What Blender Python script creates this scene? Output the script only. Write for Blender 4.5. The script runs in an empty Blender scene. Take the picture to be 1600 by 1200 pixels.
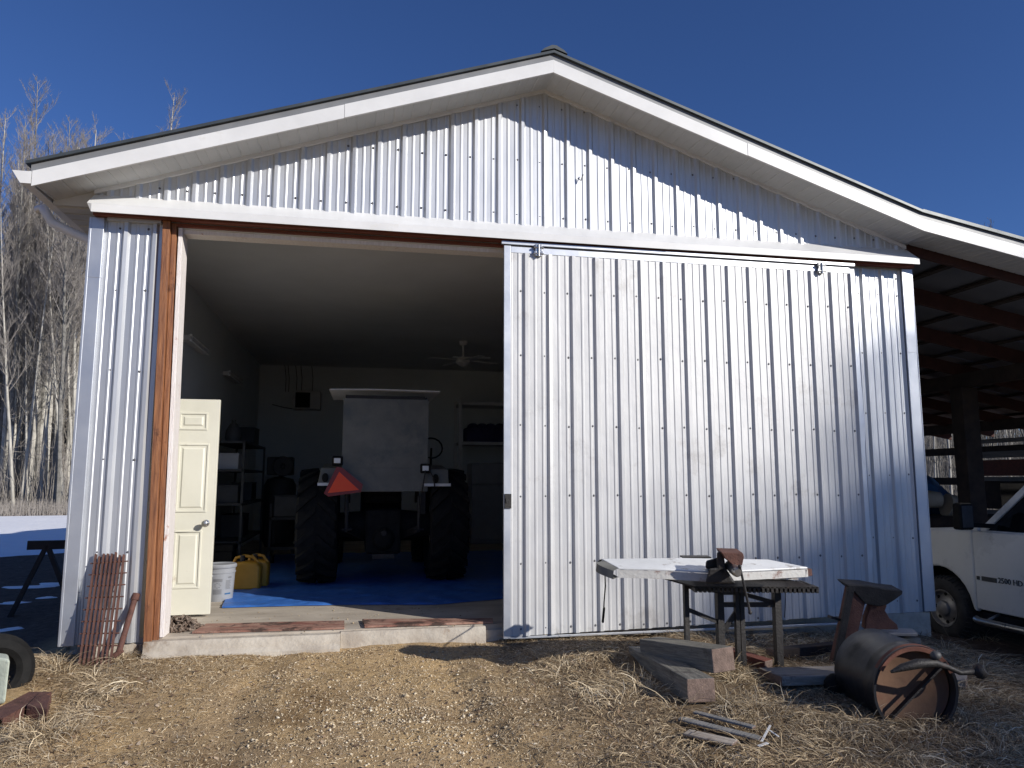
import bpy, bmesh, math, random
import numpy as np
from mathutils import Vector, Matrix, noise
from math import sin, cos, pi, radians, sqrt, atan2
random.seed(7); rng = np.random.default_rng(7)
S = bpy.context.scene; COL = S.collection

# ---------------------------------------------------------------- camera, sky, sun, exposure
FPX = 1159.0; PITCH = radians(7.3); YAW = radians(11.5); CAM = Vector((0, -6.3, 1.30))
FW = Vector((sin(YAW)*cos(PITCH), cos(YAW)*cos(PITCH), sin(PITCH)))
RT = Vector((cos(YAW), -sin(YAW), 0)); UP = RT.cross(FW)
cd = bpy.data.cameras.new('camera'); cam = bpy.data.objects.new('camera', cd); COL.objects.link(cam)
cd.sensor_width = 36; cd.lens = 36*FPX/1600; cd.clip_end = 2000; cd.clip_start = .05
cam.matrix_world = Matrix.Translation(CAM) @ Matrix((RT, UP, -FW)).transposed().to_4x4()
S.camera = cam
EL = radians(24); AZ = radians(133.5)
SUN = Vector((sin(AZ)*cos(EL), cos(AZ)*cos(EL), sin(EL)))
w = bpy.data.worlds.new('World'); S.world = w; w.use_nodes = True
nt = w.node_tree; bg = nt.nodes['Background']; sk = nt.nodes.new('ShaderNodeTexSky')
sk.sky_type = 'NISHITA'; sk.sun_disc = False; sk.sun_elevation = EL; sk.sun_rotation = AZ
sk.air_density = 1.0; sk.dust_density = 0; sk.ozone_density = 9.0; sk.altitude = 700
mxs = nt.nodes.new('ShaderNodeMix'); mxs.data_type = 'RGBA'; mxs.blend_type = 'MULTIPLY'; mxs.inputs['Factor'].default_value = 1; mxs.inputs['B'].default_value = (1.02, .955, 1.10, 1)
nt.links.new(sk.outputs[0], mxs.inputs['A']); nt.links.new(mxs.outputs['Result'], bg.inputs[0]); bg.inputs[1].default_value = .088
sl = bpy.data.lights.new('sun', 'SUN'); sl.energy = 5.0; sl.angle = radians(.55); sl.color = (1, .955, .89)
so = bpy.data.objects.new('sun', sl); COL.objects.link(so); so.rotation_euler = SUN.to_track_quat('Z', 'Y').to_euler()
S.view_settings.view_transform = 'Standard'; S.view_settings.look = 'None'
S.view_settings.exposure = 0; S.view_settings.gamma = 1
S.render.engine = 'CYCLES'

# ---------------------------------------------------------------- helpers
def ray(u, v): return FW + RT*((u-800)/FPX) + UP*((600-v)/FPX)
def D(u, v, d): return CAM + ray(u, v)*d            # point seen at a distance
def Y(u, v, y): r = ray(u, v); return CAM + r*((y-CAM.y)/r.y)
def X(u, v, x): r = ray(u, v); return CAM + r*((x-CAM.x)/r.x)
def Z(u, v, z): r = ray(u, v); return CAM + r*((z-CAM.z)/r.z)
def sm(t): t = min(1, max(0, t)); return t*t*(3-2*t)
def gz(x, y):
    z = -.02 - .032*min(3, max(0, -y))
    z -= .085*sm((x-1.3)/3.0)
    z += .05*math.exp(-((x-2.75)**2+(y+1.15)**2)/.7)
    if x > 5.2: z -= .46*sm((x-5.1)/1.7+.12)
    if x < -2.2: z -= .10*sm((-2.2-x)/1.2)*sm((y+.6)/1.5)
    return z
def G(u, v):                                         # point on the ground
    z = -.1
    for _ in range(12):
        p = Z(u, v, z); z = gz(p.x, p.y)
    p.z = z; return p

class MB:
    def __init__(s): s.v = []; s.f = []; s.m = []
    def add(s, vs, fs, m=0):
        b = len(s.v); s.v += [tuple(p) for p in vs]
        for f in fs: s.f.append(tuple(b+i for i in f)); s.m.append(m)
        return s
    def box(s, x0, x1, y0, y1, z0, z1, m=0):
        vs = [(x, y, z) for x in (x0, x1) for y in (y0, y1) for z in (z0, z1)]
        return s.add(vs, [(0,1,3,2),(4,6,7,5),(0,4,5,1),(2,3,7,6),(0,2,6,4),(1,5,7,3)], m)
    def hexa(s, p, m=0):                             # 8 corners: bottom 4, top 4
        return s.add(p, [(3,2,1,0),(4,5,6,7),(0,1,5,4),(1,2,6,5),(2,3,7,6),(3,0,4,7)], m)
    def bar(s, a, b, w, h=None, up=(0,0,1), m=0, w2=None, h2=None):
        a = Vector(a); b = Vector(b); h = h or w; w2 = w2 or w; h2 = h2 or h
        d = (b-a).normalized(); upv = Vector(up)
        if abs(d.dot(upv)) > .97: upv = Vector((0,1,0))
        r = d.cross(upv).normalized(); u = r.cross(d)
        p = []
        for c, ww, hh in ((a, w, h), (b, w2, h2)):
            p += [c-r*ww/2-u*hh/2, c+r*ww/2-u*hh/2, c+r*ww/2+u*hh/2, c-r*ww/2+u*hh/2]
        return s.hexa(p, m)
    def tube(s, pts, rad, n=8, m=0, cap=True):
        pts = [Vector(p) for p in pts]
        if not isinstance(rad, (list, tuple)): rad = [rad]*len(pts)
        vs = []; fs = []; prev = None
        for i, p in enumerate(pts):
            d = (pts[min(i+1, len(pts)-1)]-pts[max(i-1, 0)]).normalized()
            if prev is None:
                a = Vector((0,0,1)) if abs(d.z) < .9 else Vector((1,0,0))
                r = d.cross(a).normalized()
            else:
                r = (prev - d*prev.dot(d)).normalized()
            prev = r; u = d.cross(r)
            for k in range(n):
                t = 2*pi*k/n; vs.append(p + (r*cos(t)+u*sin(t))*rad[i])
        for i in range(len(pts)-1):
            for k in range(n):
                a = i*n+k; b = i*n+(k+1) % n
                fs.append((a, b, b+n, a+n))
        if cap:
            fs.append(tuple(range(n))[::-1]); fs.append(tuple(range((len(pts)-1)*n, len(pts)*n)))
        return s.add(vs, fs, m)
    def lathe(s, prof, o, axis, n=32, m=0, close=False):     # prof: (r, t) along axis
        o = Vector(o); axis = Vector(axis).normalized()
        a = Vector((0,0,1)) if abs(axis.z) < .9 else Vector((1,0,0))
        r = axis.cross(a).normalized(); u = axis.cross(r)
        vs = []; fs = []
        for (rr, t) in prof:
            for k in range(n):
                th = 2*pi*k/n; vs.append(o+axis*t+(r*cos(th)+u*sin(th))*rr)
        L = len(prof)
        for i in range(L-1 if not close else L):
            j = (i+1) % L
            for k in range(n):
                k2 = (k+1) % n
                fs.append((i*n+k, i*n+k2, j*n+k2, j*n+k))
        return s.add(vs, fs, m)
    def prism(s, poly, ext, m=0):                    # 3D polygon pushed along ext
        n = len(poly); ext = Vector(ext)
        vs = [Vector(p) for p in poly]+[Vector(p)+ext for p in poly]
        fs = [tuple(range(n))[::-1], tuple(range(n, 2*n))]
        for i in range(n): j = (i+1) % n; fs.append((i, j, j+n, i+n))
        return s.add(vs, fs, m)
    def ball(s, c, r, n=10, sc=(1,1,1), m=0):
        c = Vector(c); vs = []; fs = []; R = n//2+1
        for i in range(R+1):
            ph = pi*i/R
            for k in range(n):
                th = 2*pi*k/n
                vs.append(c+Vector((sin(ph)*cos(th)*r*sc[0], sin(ph)*sin(th)*r*sc[1], cos(ph)*r*sc[2])))
        for i in range(R):
            for k in range(n):
                k2 = (k+1) % n; fs.append((i*n+k, (i+1)*n+k, (i+1)*n+k2, i*n+k2))
        return s.add(vs, fs, m)
    def build(s, name, mats, parent=None, smooth=False, bevel=0, sub=0, seg=2, jitter=0):
        if not isinstance(mats, (list, tuple)): mats = [mats]
        me = bpy.data.meshes.new(name)
        off = Vector((0,0,0)); q = parent
        while q is not None: off += q.location; q = q.parent
        vs = s.v
        if off.length: vs = [(a-off.x, b-off.y, c-off.z) for a, b, c in vs]
        me.from_pydata(vs, [], s.f)
        for m in mats: me.materials.append(m)
        me.polygons.foreach_set('material_index', s.m)
        bm = bmesh.new(); bm.from_mesh(me)
        bmesh.ops.remove_doubles(bm, verts=bm.verts, dist=1e-5)
        bmesh.ops.recalc_face_normals(bm, faces=bm.faces)
        bm.to_mesh(me); bm.free()
        if smooth:
            me.polygons.foreach_set('use_smooth', [True]*len(me.polygons))
            try: me.set_sharp_from_angle(angle=radians(38))
            except Exception: pass
        o = bpy.data.objects.new(name, me); COL.objects.link(o); o.parent = parent
        if bevel:
            b = o.modifiers.new('bevel', 'BEVEL'); b.width = bevel; b.segments = seg; b.limit_method = 'ANGLE'; b.angle_limit = radians(40)
        if sub:
            b = o.modifiers.new('sub', 'SUBSURF'); b.levels = sub; b.render_levels = sub
        return o
def fastmesh(name, V, F, mats, col=None, parent=None, smooth=False):
    me = bpy.data.meshes.new(name); V = np.asarray(V, np.float32); F = np.asarray(F, np.int32)
    me.vertices.add(len(V)); me.vertices.foreach_set('co', V.ravel())
    k = F.shape[1]; me.loops.add(F.size); me.loops.foreach_set('vertex_index', F.ravel())
    me.polygons.add(len(F)); me.polygons.foreach_set('loop_start', np.arange(0, F.size, k, dtype=np.int32))
    me.polygons.foreach_set('loop_total', np.full(len(F), k, np.int32))
    for m in (mats if isinstance(mats, list) else [mats]): me.materials.append(m)
    if col is not None:
        at = me.attributes.new('tint', 'FLOAT', 'POINT'); at.data.foreach_set('value', np.asarray(col, np.float32))
    me.update(calc_edges=True)
    if smooth: me.polygons.foreach_set('use_smooth', [True]*len(me.polygons))
    o = bpy.data.objects.new(name, me); COL.objects.link(o); o.parent = parent
    return o
def tag(o, label=None, cat=None, group=None, kind=None):
    if label: o['label'] = label
    if cat: o['category'] = cat
    if group: o['group'] = group
    if kind: o['kind'] = kind
    return o
def thing(name, loc, label, cat, group=None):
    o = bpy.data.objects.new(name, None); COL.objects.link(o); o.location = loc; o.empty_display_size = .2
    return tag(o, label, cat, group)
def copy_tree(o, parent=None):
    c = o.copy(); COL.objects.link(c); c.parent = parent
    for ch in list(o.children): copy_tree(ch, c)
    return c

def mat(name, c1, c2=None, scale=6, rough=.7, metal=0, bump=0, bs=None, st=(1,1,1), c3=None, lo=.35, hi=.65, spec=.5, rv=.12, bd=.01, s3=None, l3=.55, det=8):
    m = bpy.data.materials.new(name); m.use_nodes = True; N = m.node_tree.nodes; L = m.node_tree.links
    b = N['Principled BSDF']; b.inputs['Roughness'].default_value = rough; b.inputs['Metallic'].default_value = metal
    b.inputs['Specular IOR Level'].default_value = spec
    c2 = c2 or tuple(min(1, x*1.15) for x in c1)
    tc = N.new('ShaderNodeTexCoord'); mp = N.new('ShaderNodeMapping'); mp.inputs['Scale'].default_value = st
    L.new(tc.outputs['Object'], mp.inputs[0])
    n = N.new('ShaderNodeTexNoise'); n.inputs['Scale'].default_value = scale; n.inputs['Detail'].default_value = det; n.inputs['Roughness'].default_value = .62
    L.new(mp.outputs[0], n.inputs['Vector'])
    r = N.new('ShaderNodeValToRGB'); r.color_ramp.elements[0].position = lo; r.color_ramp.elements[1].position = hi
    r.color_ramp.elements[0].color = (*c1, 1); r.color_ramp.elements[1].color = (*c2, 1)
    L.new(n.outputs['Fac'], r.inputs[0]); out = r.outputs[0]
    if c3:
        n3 = N.new('ShaderNodeTexNoise'); n3.inputs['Scale'].default_value = s3 or scale*.4; n3.inputs['Detail'].default_value = 9; n3.inputs['Roughness'].default_value = .7
        L.new(tc.outputs['Object'], n3.inputs['Vector'])
        r3 = N.new('ShaderNodeMapRange'); r3.inputs[1].default_value = l3; r3.inputs[2].default_value = l3+.1
        L.new(n3.outputs['Fac'], r3.inputs[0])
        mx = N.new('ShaderNodeMix'); mx.data_type = 'RGBA'; L.new(r3.outputs[0], mx.inputs['Factor'])
        L.new(out, mx.inputs['A']); mx.inputs['B'].default_value = (*c3, 1); out = mx.outputs['Result']
    L.new(out, b.inputs['Base Color'])
    mr = N.new('ShaderNodeMapRange'); mr.inputs[3].default_value = max(.05, rough-rv); mr.inputs[4].default_value = min(1, rough+rv)
    L.new(n.outputs['Fac'], mr.inputs[0]); L.new(mr.outputs[0], b.inputs['Roughness'])
    if bump:
        nb = N.new('ShaderNodeTexNoise'); nb.inputs['Scale'].default_value = bs or scale*4; nb.inputs['Detail'].default_value = 6
        L.new(mp.outputs[0], nb.inputs['Vector'])
        bu = N.new('ShaderNodeBump'); bu.inputs['Strength'].default_value = bump; bu.inputs['Distance'].default_value = bd
        L.new(nb.outputs['Fac'], bu.inputs['Height']); L.new(bu.outputs[0], b.inputs['Normal'])
    return m
GALV = mat('galvanised_siding', (.54,.555,.575), (.62,.63,.645), scale=1.4, rough=.50, metal=.76, bump=.12, bs=1.3, st=(1.6,1,.7), bd=.05, rv=.07, c3=(.54,.545,.56), s3=2.2, l3=.60)
GALVD = mat('galvanised_door_siding', (.54,.54,.54), (.62,.62,.615), scale=1.7, rough=.56, metal=.42, bump=.2, bs=1.7, st=(1.5,1,.8), bd=.05, rv=.08, c3=(.46,.45,.44), s3=1.8, l3=.57)
TRIMG = mat('galvanised_trim', (.54,.56,.60), (.62,.64,.67), scale=3, rough=.45, metal=.75, bump=.2, bs=2, bd=.03)
SCREW = mat('screw_zinc', (.09,.09,.10), rough=.6)
WHITE = mat('white_trim_paint', (.66,.66,.65), (.76,.76,.75), scale=2, rough=.42, bump=.08, bs=5, c3=(.66,.65,.61), s3=3, l3=.62)
SOFF = mat('soffit_vinyl', (.49,.50,.50), (.55,.555,.555), scale=4, rough=.6)
GREYTR = mat('grey_drip_edge', (.20,.205,.21), rough=.5, metal=.2)
ROOFM = mat('dark_roof_sheet', (.06,.07,.075), (.08,.092,.098), rough=.45, metal=.3)
CEDAR = mat('cedar_stained_post', (.14,.05,.022), (.36,.15,.06), scale=9, rough=.6, bump=.5, st=(6,6,.35), c3=(.10,.035,.015), s3=5, l3=.6)
REDB = mat('red_brown_board', (.13,.04,.025), (.22,.065,.04), scale=5, rough=.75, bump=.3, st=(.4,5,5))
JAMBW = mat('chipped_white_paint', (.72,.66,.62), (.82,.78,.75), scale=14, rough=.6, bump=.4, st=(3,3,.5), c3=(.42,.20,.13), s3=9, l3=.62)
CREAM = mat('cream_door_paint', (.66,.64,.535), (.73,.71,.60), scale=2, rough=.45, bump=.06, c3=(.52,.47,.37), s3=4, l3=.63)
CONC = mat('old_concrete', (.36,.31,.25), (.52,.47,.39), scale=5, rough=.9, bump=.7, bs=30, c3=(.20,.13,.08), s3=3, l3=.58)
SLAB = mat('dusty_slab', (.34,.29,.23), (.50,.44,.36), scale=3, rough=.85, bump=.25, bs=25, st=(.5,1.6,1), c3=(.20,.16,.12), s3=2, l3=.6)
INW = mat('interior_wall_board', (.60,.63,.63), (.66,.685,.68), scale=1.2, rough=.85)
INC = mat('interior_ceiling_board', (.54,.54,.53), (.60,.60,.59), scale=1.2, rough=.9, bump=.2, bs=3, bd=.03)
RUST = mat('rusty_steel', (.085,.038,.03), (.145,.066,.048), scale=18, rough=.85, bump=.5, bs=90, c3=(.07,.03,.02), s3=7)
RUSTP = mat('rusty_painted_sheet', (.22,.085,.06), (.42,.27,.20), scale=7, rough=.8, bump=.5, bs=60, st=(.6,2,2), c3=(.07,.04,.03), s3=5, l3=.5)
DKST = mat('dark_steel', (.014,.013,.013), (.034,.030,.028), scale=14, rough=.6, metal=.15, bump=.4, bs=70, c3=(.06,.028,.02), s3=6, l3=.6)
BLK = mat('black_rubber', (.008,.008,.008), (.018,.0175,.017), scale=9, rough=.85, spec=.2, bump=.3, bs=60)
TYRE = mat('dusty_tyre', (.030,.028,.026), (.065,.06,.055), scale=7, rough=.85, bump=.4, bs=60)
TIMB = mat('weathered_timber', (.12,.115,.10), (.25,.235,.20), scale=7, rough=.9, bump=.8, bs=16, st=(.7,9,9), c3=(.09,.08,.07), s3=4, l3=.6)
TIMBE = mat('timber_end_grain', (.13,.09,.072), (.22,.155,.125), scale=20, rough=.9, bump=.6)
PLANK = mat('weathered_plank', (.26,.22,.18), (.42,.37,.31), scale=6, rough=.9, bump=.8, bs=14, st=(.8,7,7), c3=(.15,.11,.09), s3=5)
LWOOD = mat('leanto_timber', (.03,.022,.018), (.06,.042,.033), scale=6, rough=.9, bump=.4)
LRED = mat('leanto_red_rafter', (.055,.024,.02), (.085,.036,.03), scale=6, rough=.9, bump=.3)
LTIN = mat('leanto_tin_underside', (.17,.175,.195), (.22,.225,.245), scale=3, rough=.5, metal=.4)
GREYB = mat('grey_board', (.17,.165,.155), (.25,.24,.225), scale=5, rough=.9, bump=.4, st=(5,.5,5))
SNOW = mat('snow', (.90,.91,.93), (.96,.96,.96), scale=2, rough=.6, bump=.5, bs=6, bd=.05)
TARP = mat('blue_tarp', (.03,.12,.42), (.05,.17,.52), scale=5, rough=.45, bump=.4, bs=12, bd=.02)
ORANGE = mat('fluorescent_orange', (1,.065,.004), (1,.08,.006), rough=.35)
REDR = mat('dark_red_reflector', (.20,.008,.012), rough=.35)
LAMPW = mat('lamp_lens', (.75,.75,.74), rough=.2)
PLY = mat('scuffed_plate', (.13,.128,.112), (.19,.188,.165), scale=3.5, rough=.55, bump=.2, bs=8, c3=(.11,.12,.115), s3=1.6, l3=.52)
TRW = mat('truck_white_paint', (.74,.74,.72), (.80,.80,.78), scale=1.5, rough=.28, rv=.05, c3=(.55,.54,.51), s3=2.5, l3=.6)
GLASS = mat('dark_glass', (.008,.009,.011), rough=.06, rv=.02)
CHROME = mat('dull_chrome', (.45,.45,.44), rough=.3, metal=.9)
RIM = mat('steel_wheel', (.30,.28,.26), (.40,.38,.36), scale=8, rough=.5, metal=.5)
PAIL = mat('grey_pail_plastic', (.26,.27,.29), (.31,.32,.34), rough=.4)
PAILD = mat('pail_print', (.16,.16,.17), rough=.5)
PAILB = mat('pail_blue_print', (.03,.10,.22), rough=.5)
YEL = mat('yellow_jug_plastic', (.46,.23,.02), (.55,.28,.03), rough=.45)
HOODW = mat('old_white_lid_paint', (.62,.63,.62), (.76,.77,.76), scale=4, rough=.4, c3=(.24,.20,.17), s3=7, l3=.58)
RUSTW = mat('rust_and_white_edge', (.50,.49,.46), (.62,.61,.58), scale=6, rough=.7, bump=.4, bs=40, c3=(.16,.055,.03), s3=6, l3=.52)
DRUM = mat('dark_drum_paint', (.008,.009,.012), (.016,.017,.022), scale=5, rough=.38, bump=.3, bs=14, c3=(.09,.04,.025), s3=6, l3=.62)
DRUMR = mat('drum_rust_rim', (.12,.045,.03), (.18,.07,.042), scale=12, rough=.8, bump=.3)
DRUMI = mat('drum_rusty_disc', (.09,.046,.027), (.15,.08,.045), scale=5, rough=.8, bump=.3, c3=(.13,.05,.03), s3=4, l3=.55)
CHAIN = mat('chain_steel', (.16,.11,.08), (.30,.24,.19), scale=20, rough=.7, metal=.4)
GREENB = mat('pale_green_block', (.40,.44,.36), (.50,.54,.45), scale=8, rough=.9, bump=.6, bs=30)
BEIGE = mat('beige_vinyl', (.50,.43,.33), (.58,.51,.40), rough=.6)
BLUE2 = mat('deep_blue_tarp', (.015,.09,.22), (.025,.13,.30), scale=5, rough=.5, bump=.5, bs=6, bd=.04)
FRIDGE = mat('grey_enamel', (.26,.26,.28), rough=.4)
SHELFW = mat('shelf_pale_wood', (.52,.51,.50), (.60,.59,.58), rough=.7)
DARKM = mat('dark_clutter', (.02,.02,.021), (.035,.035,.035), rough=.6)
MIDM = mat('grey_clutter', (.045,.045,.045), (.08,.08,.08), rough=.6)
NAVY = mat('navy_cloth', (.02,.02,.07), (.04,.04,.11), rough=.9)

# ---------------------------------------------------------------- ground
def ground_material():
    m = bpy.data.materials.new('straw_and_dirt'); m.use_nodes = True; N = m.node_tree.nodes; L = m.node_tree.links
    b = N['Principled BSDF']; b.inputs['Roughness'].default_value = .95; b.inputs['Specular IOR Level'].default_value = .15
    tc = N.new('ShaderNodeTexCoord')
    def nz(s, d=8, r=.6, st=(1,1,1), rot=0):
        mp = N.new('ShaderNodeMapping'); mp.inputs['Scale'].default_value = st; mp.inputs['Rotation'].default_value = (0,0,rot)
        L.new(tc.outputs['Object'], mp.inputs[0])
        n = N.new('ShaderNodeTexNoise'); n.inputs['Scale'].default_value = s; n.inputs['Detail'].default_value = d; n.inputs['Roughness'].default_value = r
        L.new(mp.outputs[0], n.inputs['Vector']); return n.outputs['Fac']
    def ramp(src, stops):
        r = N.new('ShaderNodeValToRGB'); e = r.color_ramp.elements
        while len(e) < len(stops): e.new(.5)
        for i, (p, c) in enumerate(stops): e[i].position = p; e[i].color = (*c, 1)
        L.new(src, r.inputs[0]); return r.outputs[0]
    def mix(f, a, bb, t='MIX'):
        x = N.new('ShaderNodeMix'); x.data_type = 'RGBA'; x.blend_type = t
        if isinstance(f, float): x.inputs['Factor'].default_value = f
        else: L.new(f, x.inputs['Factor'])
        L.new(a, x.inputs['A']); L.new(bb, x.inputs['B']); return x.outputs['Result']
    straw = ramp(nz(60, 6, .7, (1,.35,1), .6), [(.3, (.24,.17,.09)), (.5, (.60,.44,.24)), (.72, (.82,.66,.40))])
    straw2 = ramp(nz(75, 6, .7, (.35,1,1), -.4), [(.3, (.22,.155,.085)), (.5, (.58,.42,.23)), (.72, (.82,.66,.42))])
    st = mix(nz(5), straw, straw2)
    dirt = ramp(nz(38, 9, .75), [(.3, (.24,.17,.10)), (.5, (.50,.37,.22)), (.68, (.70,.56,.37))])
    f1 = N.new('ShaderNodeMapRange'); f1.inputs[1].default_value = .42; f1.inputs[2].default_value = .58; L.new(nz(1.6, 6), f1.inputs[0])
    c = mix(f1.outputs[0], st, dirt)
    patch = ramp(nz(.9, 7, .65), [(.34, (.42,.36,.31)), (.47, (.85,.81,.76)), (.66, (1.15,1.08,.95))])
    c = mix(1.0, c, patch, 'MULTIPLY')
    sx0 = N.new('ShaderNodeSeparateXYZ'); L.new(tc.outputs['Object'], sx0.inputs[0])
    wn = N.new('ShaderNodeMath'); wn.operation = 'MULTIPLY_ADD'; L.new(nz(2.2, 5), wn.inputs[0]); wn.inputs[1].default_value = 1.4; L.new(sx0.outputs[0], wn.inputs[2])
    th_ = N.new('ShaderNodeMapRange'); th_.inputs[1].default_value = 1.45; th_.inputs[2].default_value = 2.1; L.new(wn.outputs[0], th_.inputs[0])
    thatch = ramp(nz(42, 8, .75), [(.3, (.07,.048,.03)), (.52, (.22,.16,.10)), (.75, (.46,.36,.23))])
    c = mix(th_.outputs[0], c, thatch)
    # beyond the yard: brown leaf litter; also shade painted dark beside the barn
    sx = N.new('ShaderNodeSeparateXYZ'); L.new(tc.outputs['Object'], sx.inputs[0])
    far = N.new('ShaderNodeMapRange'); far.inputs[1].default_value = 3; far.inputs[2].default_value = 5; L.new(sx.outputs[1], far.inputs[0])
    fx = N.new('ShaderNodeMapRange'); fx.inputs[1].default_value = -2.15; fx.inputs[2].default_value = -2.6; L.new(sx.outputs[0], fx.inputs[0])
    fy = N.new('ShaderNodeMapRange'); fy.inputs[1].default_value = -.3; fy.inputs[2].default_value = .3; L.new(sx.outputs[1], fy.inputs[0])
    fr_ = N.new('ShaderNodeMapRange'); fr_.inputs[1].default_value = 5.2; fr_.inputs[2].default_value = 6.2; L.new(sx.outputs[0], fr_.inputs[0])  # ground colour darkened under the lean-to too, standing in for its shade
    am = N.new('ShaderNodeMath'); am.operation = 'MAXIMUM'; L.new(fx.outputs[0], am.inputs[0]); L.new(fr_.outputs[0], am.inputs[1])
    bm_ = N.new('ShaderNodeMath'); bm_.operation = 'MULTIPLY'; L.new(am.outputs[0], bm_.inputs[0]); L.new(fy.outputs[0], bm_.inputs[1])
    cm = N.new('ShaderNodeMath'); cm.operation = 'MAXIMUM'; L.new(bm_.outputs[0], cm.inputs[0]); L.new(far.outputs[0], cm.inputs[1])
    litter_shade = ramp(nz(14, 8, .75), [(.3, (.045,.032,.026)), (.55, (.12,.085,.066)), (.75, (.22,.17,.14))])
    c = mix(cm.outputs[0], c, litter_shade)
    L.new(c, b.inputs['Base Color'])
    bu = N.new('ShaderNodeBump'); bu.inputs['Strength'].default_value = 1; bu.inputs['Distance'].default_value = .012
    ad = N.new('ShaderNodeMath'); ad.operation = 'ADD'; L.new(nz(45, 6, .75), ad.inputs[0]); L.new(nz(110, 4, .7, (1,.4,1)), ad.inputs[1])
    L.new(ad.outputs[0], bu.inputs['Height']); L.new(bu.outputs[0], b.inputs['Normal'])
    return m
def axis(c, fine, n, lim):
    t = np.linspace(-1, 1, n); k = 6.2
    a = np.sinh(k*t)/np.sinh(k); return c + a*lim
GX = np.sort(np.concatenate([axis(1, 0, 200, 220), np.arange(-2.6, 4.6, .03)])); GY = np.sort(np.concatenate([axis(-1.5, 0, 200, 260), np.arange(-3.2, .1, .03)]))
TRA = G(690, 1030); TRB = G(742, 1155)
def gfine(x, y):
    z = gz(x, y)
    near = max(0, 1-max(abs(x-1), abs(y+1.5))/9)
    z += (noise.noise((x*1.3, y*1.3, 0))*.022 + noise.noise((x*4.5, y*4.5, 3))*.011)*(1 if x < 1.2 else 1.4)*min(1, near*3+.3)
    for rx in (-.62, .72):
        if y < -.1: z -= .018*math.exp(-((x-rx-.08*sin(y*1.2))/.13)**2)-.010*math.exp(-((x-rx-.24-.08*sin(y*1.2))/.08)**2)
    if near > .5: z += noise.noise((x*14, y*14, 7))*.005 + noise.noise((x*33, y*33, 9))*.0035
    if y > -.02 and -2.2 < x < 5.3: z = min(z, -.03)
    d = Vector((TRB.x-TRA.x, TRB.y-TRA.y)); L = d.length; d /= L
    a = (x-TRA.x)*d.x+(y-TRA.y)*d.y; s = (x-TRA.x)*d.y-(y-TRA.y)*d.x
    if -.1 < a < L+.2 and abs(s) < .2:
        z -= .014*(1-abs(s)/.2) ; z += .012*max(0, sin((a+abs(s)*.5)*2*pi/.105))*(1-abs(s)/.2)
    return z
V = np.array([(x, y, gfine(x, y)) for y in GY for x in GX]); nx = len(GX); ny = len(GY)
idx = np.arange(nx*ny).reshape(ny, nx)
F = np.stack([idx[:-1,:-1].ravel(), idx[:-1,1:].ravel(), idx[1:,1:].ravel(), idx[1:,:-1].ravel()], 1)
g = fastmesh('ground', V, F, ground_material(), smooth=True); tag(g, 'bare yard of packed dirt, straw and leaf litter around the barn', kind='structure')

# ---------------------------------------------------------------- the barn
BX0, BX1, BY1 = -2.145, 5.30, 9.4; AX = 1.575
def Gt(x): return 4.872 - .341*abs(x-AX) if x < AX else 4.872 - .337*(x-AX)      # top of gable siding
def Ft(x):                                                                          # bottom of the fascia
    if x < AX: return 4.83-.3385*(AX-x)
    if x < 5.2: return 4.83-.3275*(x-AX)
    return 4.83-.3275*(5.2-AX)-.182*(x-5.2)
barn = thing('pole_barn', (1.575, 0, 0), 'grey corrugated metal barn with white trimmed gable and big sliding door', 'barn')
def siding(mb, x0, x1, zb, zt, y, first, pitch=.2135, sc=1, rows=(), lim=None, m=0):
    bp = [(x0, 0), (x1, 0)]
    k0 = int(math.floor((x0-first)/pitch))-1; k1 = int(math.ceil((x1-first)/pitch))+1
    for k in range(k0, k1):
        c = first+k*pitch
        for dx, o in ((-.034,0),(-.016,.0225),(.010,.0225),(.028,0)): bp.append((c+dx, o*sc))
        for q in (.36, .68):
            cc = c+pitch*q
            for dx, o in ((-.014,0),(-.006,.0045),(.006,.0045),(.014,0)): bp.append((cc+dx, o*sc))
    inner = sorted(p for p in bp[2:] if x0+.001 < p[0] < x1-.001)
    pts = [(x0, 0)]+inner+[(x1, 0)]
    vs = []; fs = []
    levels = 9
    for (x, o) in pts:
        a, b = zb(x), zt(x)
        for i in range(levels):
            t = i/(levels-1); z = a+(b-a)*t
            k9 = math.floor((x-first)/(pitch*4)); til = (((k9*7919+3) % 13)/13-.5)*.012*((x-first)/(pitch*4)-k9); wob = til+noise.noise((x*2.2, z*1.3, y*9))*.0022+noise.noise((x*7, z*2.5, 4))*.0009
            vs.append((x, y-o+wob, z))
    for i in range(len(pts)-1):
        for j in range(levels-1):
            a = i*levels+j; fs.append((a, a+levels, a+levels+1, a+1))
    mb.add(vs, fs, m)
    for k in range(k0, k1):
        c = first+k*pitch-.055
        if not (x0+.02 < c < x1-.02): continue
        for z in rows:
            z2 = z+random.uniform(-.008, .008)
            if zb(c)+.02 < z2 < zt(c)-.04:
                mb.lathe([(.011,0),(.011,.002),(.007,.003),(.006,.009),(.001,.0095)], (c+random.uniform(-.004,.004), y-.0015, z2), (0,-1,0), n=6, m=1)
rowsA = [.17, .75, 1.34, 1.93, 2.52, 3.1, 3.27, 3.66, 4.3, 4.75]
mb = MB(); siding(mb, BX0+.09, -1.615, lambda x: .07, lambda x: 3.38, -.012, Y(198,360,-.03).x, rows=[.75,1.45,2.15,2.8,3.31])
mb.build('front_wall_siding', [GALV, SCREW], barn); mb = MB()
siding(mb, 4.55, 5.22, lambda x: .06, lambda x: 3.36, -.012, Y(1379,440,-.03).x, rows=rowsA)
mb.build('front_wall_siding', [GALV, SCREW], barn)
mb = MB(); siding(mb, BX0, BX1, lambda x: 3.53, Gt, -.012, 1.592, rows=[3.66, 4.17, 4.7])
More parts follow.
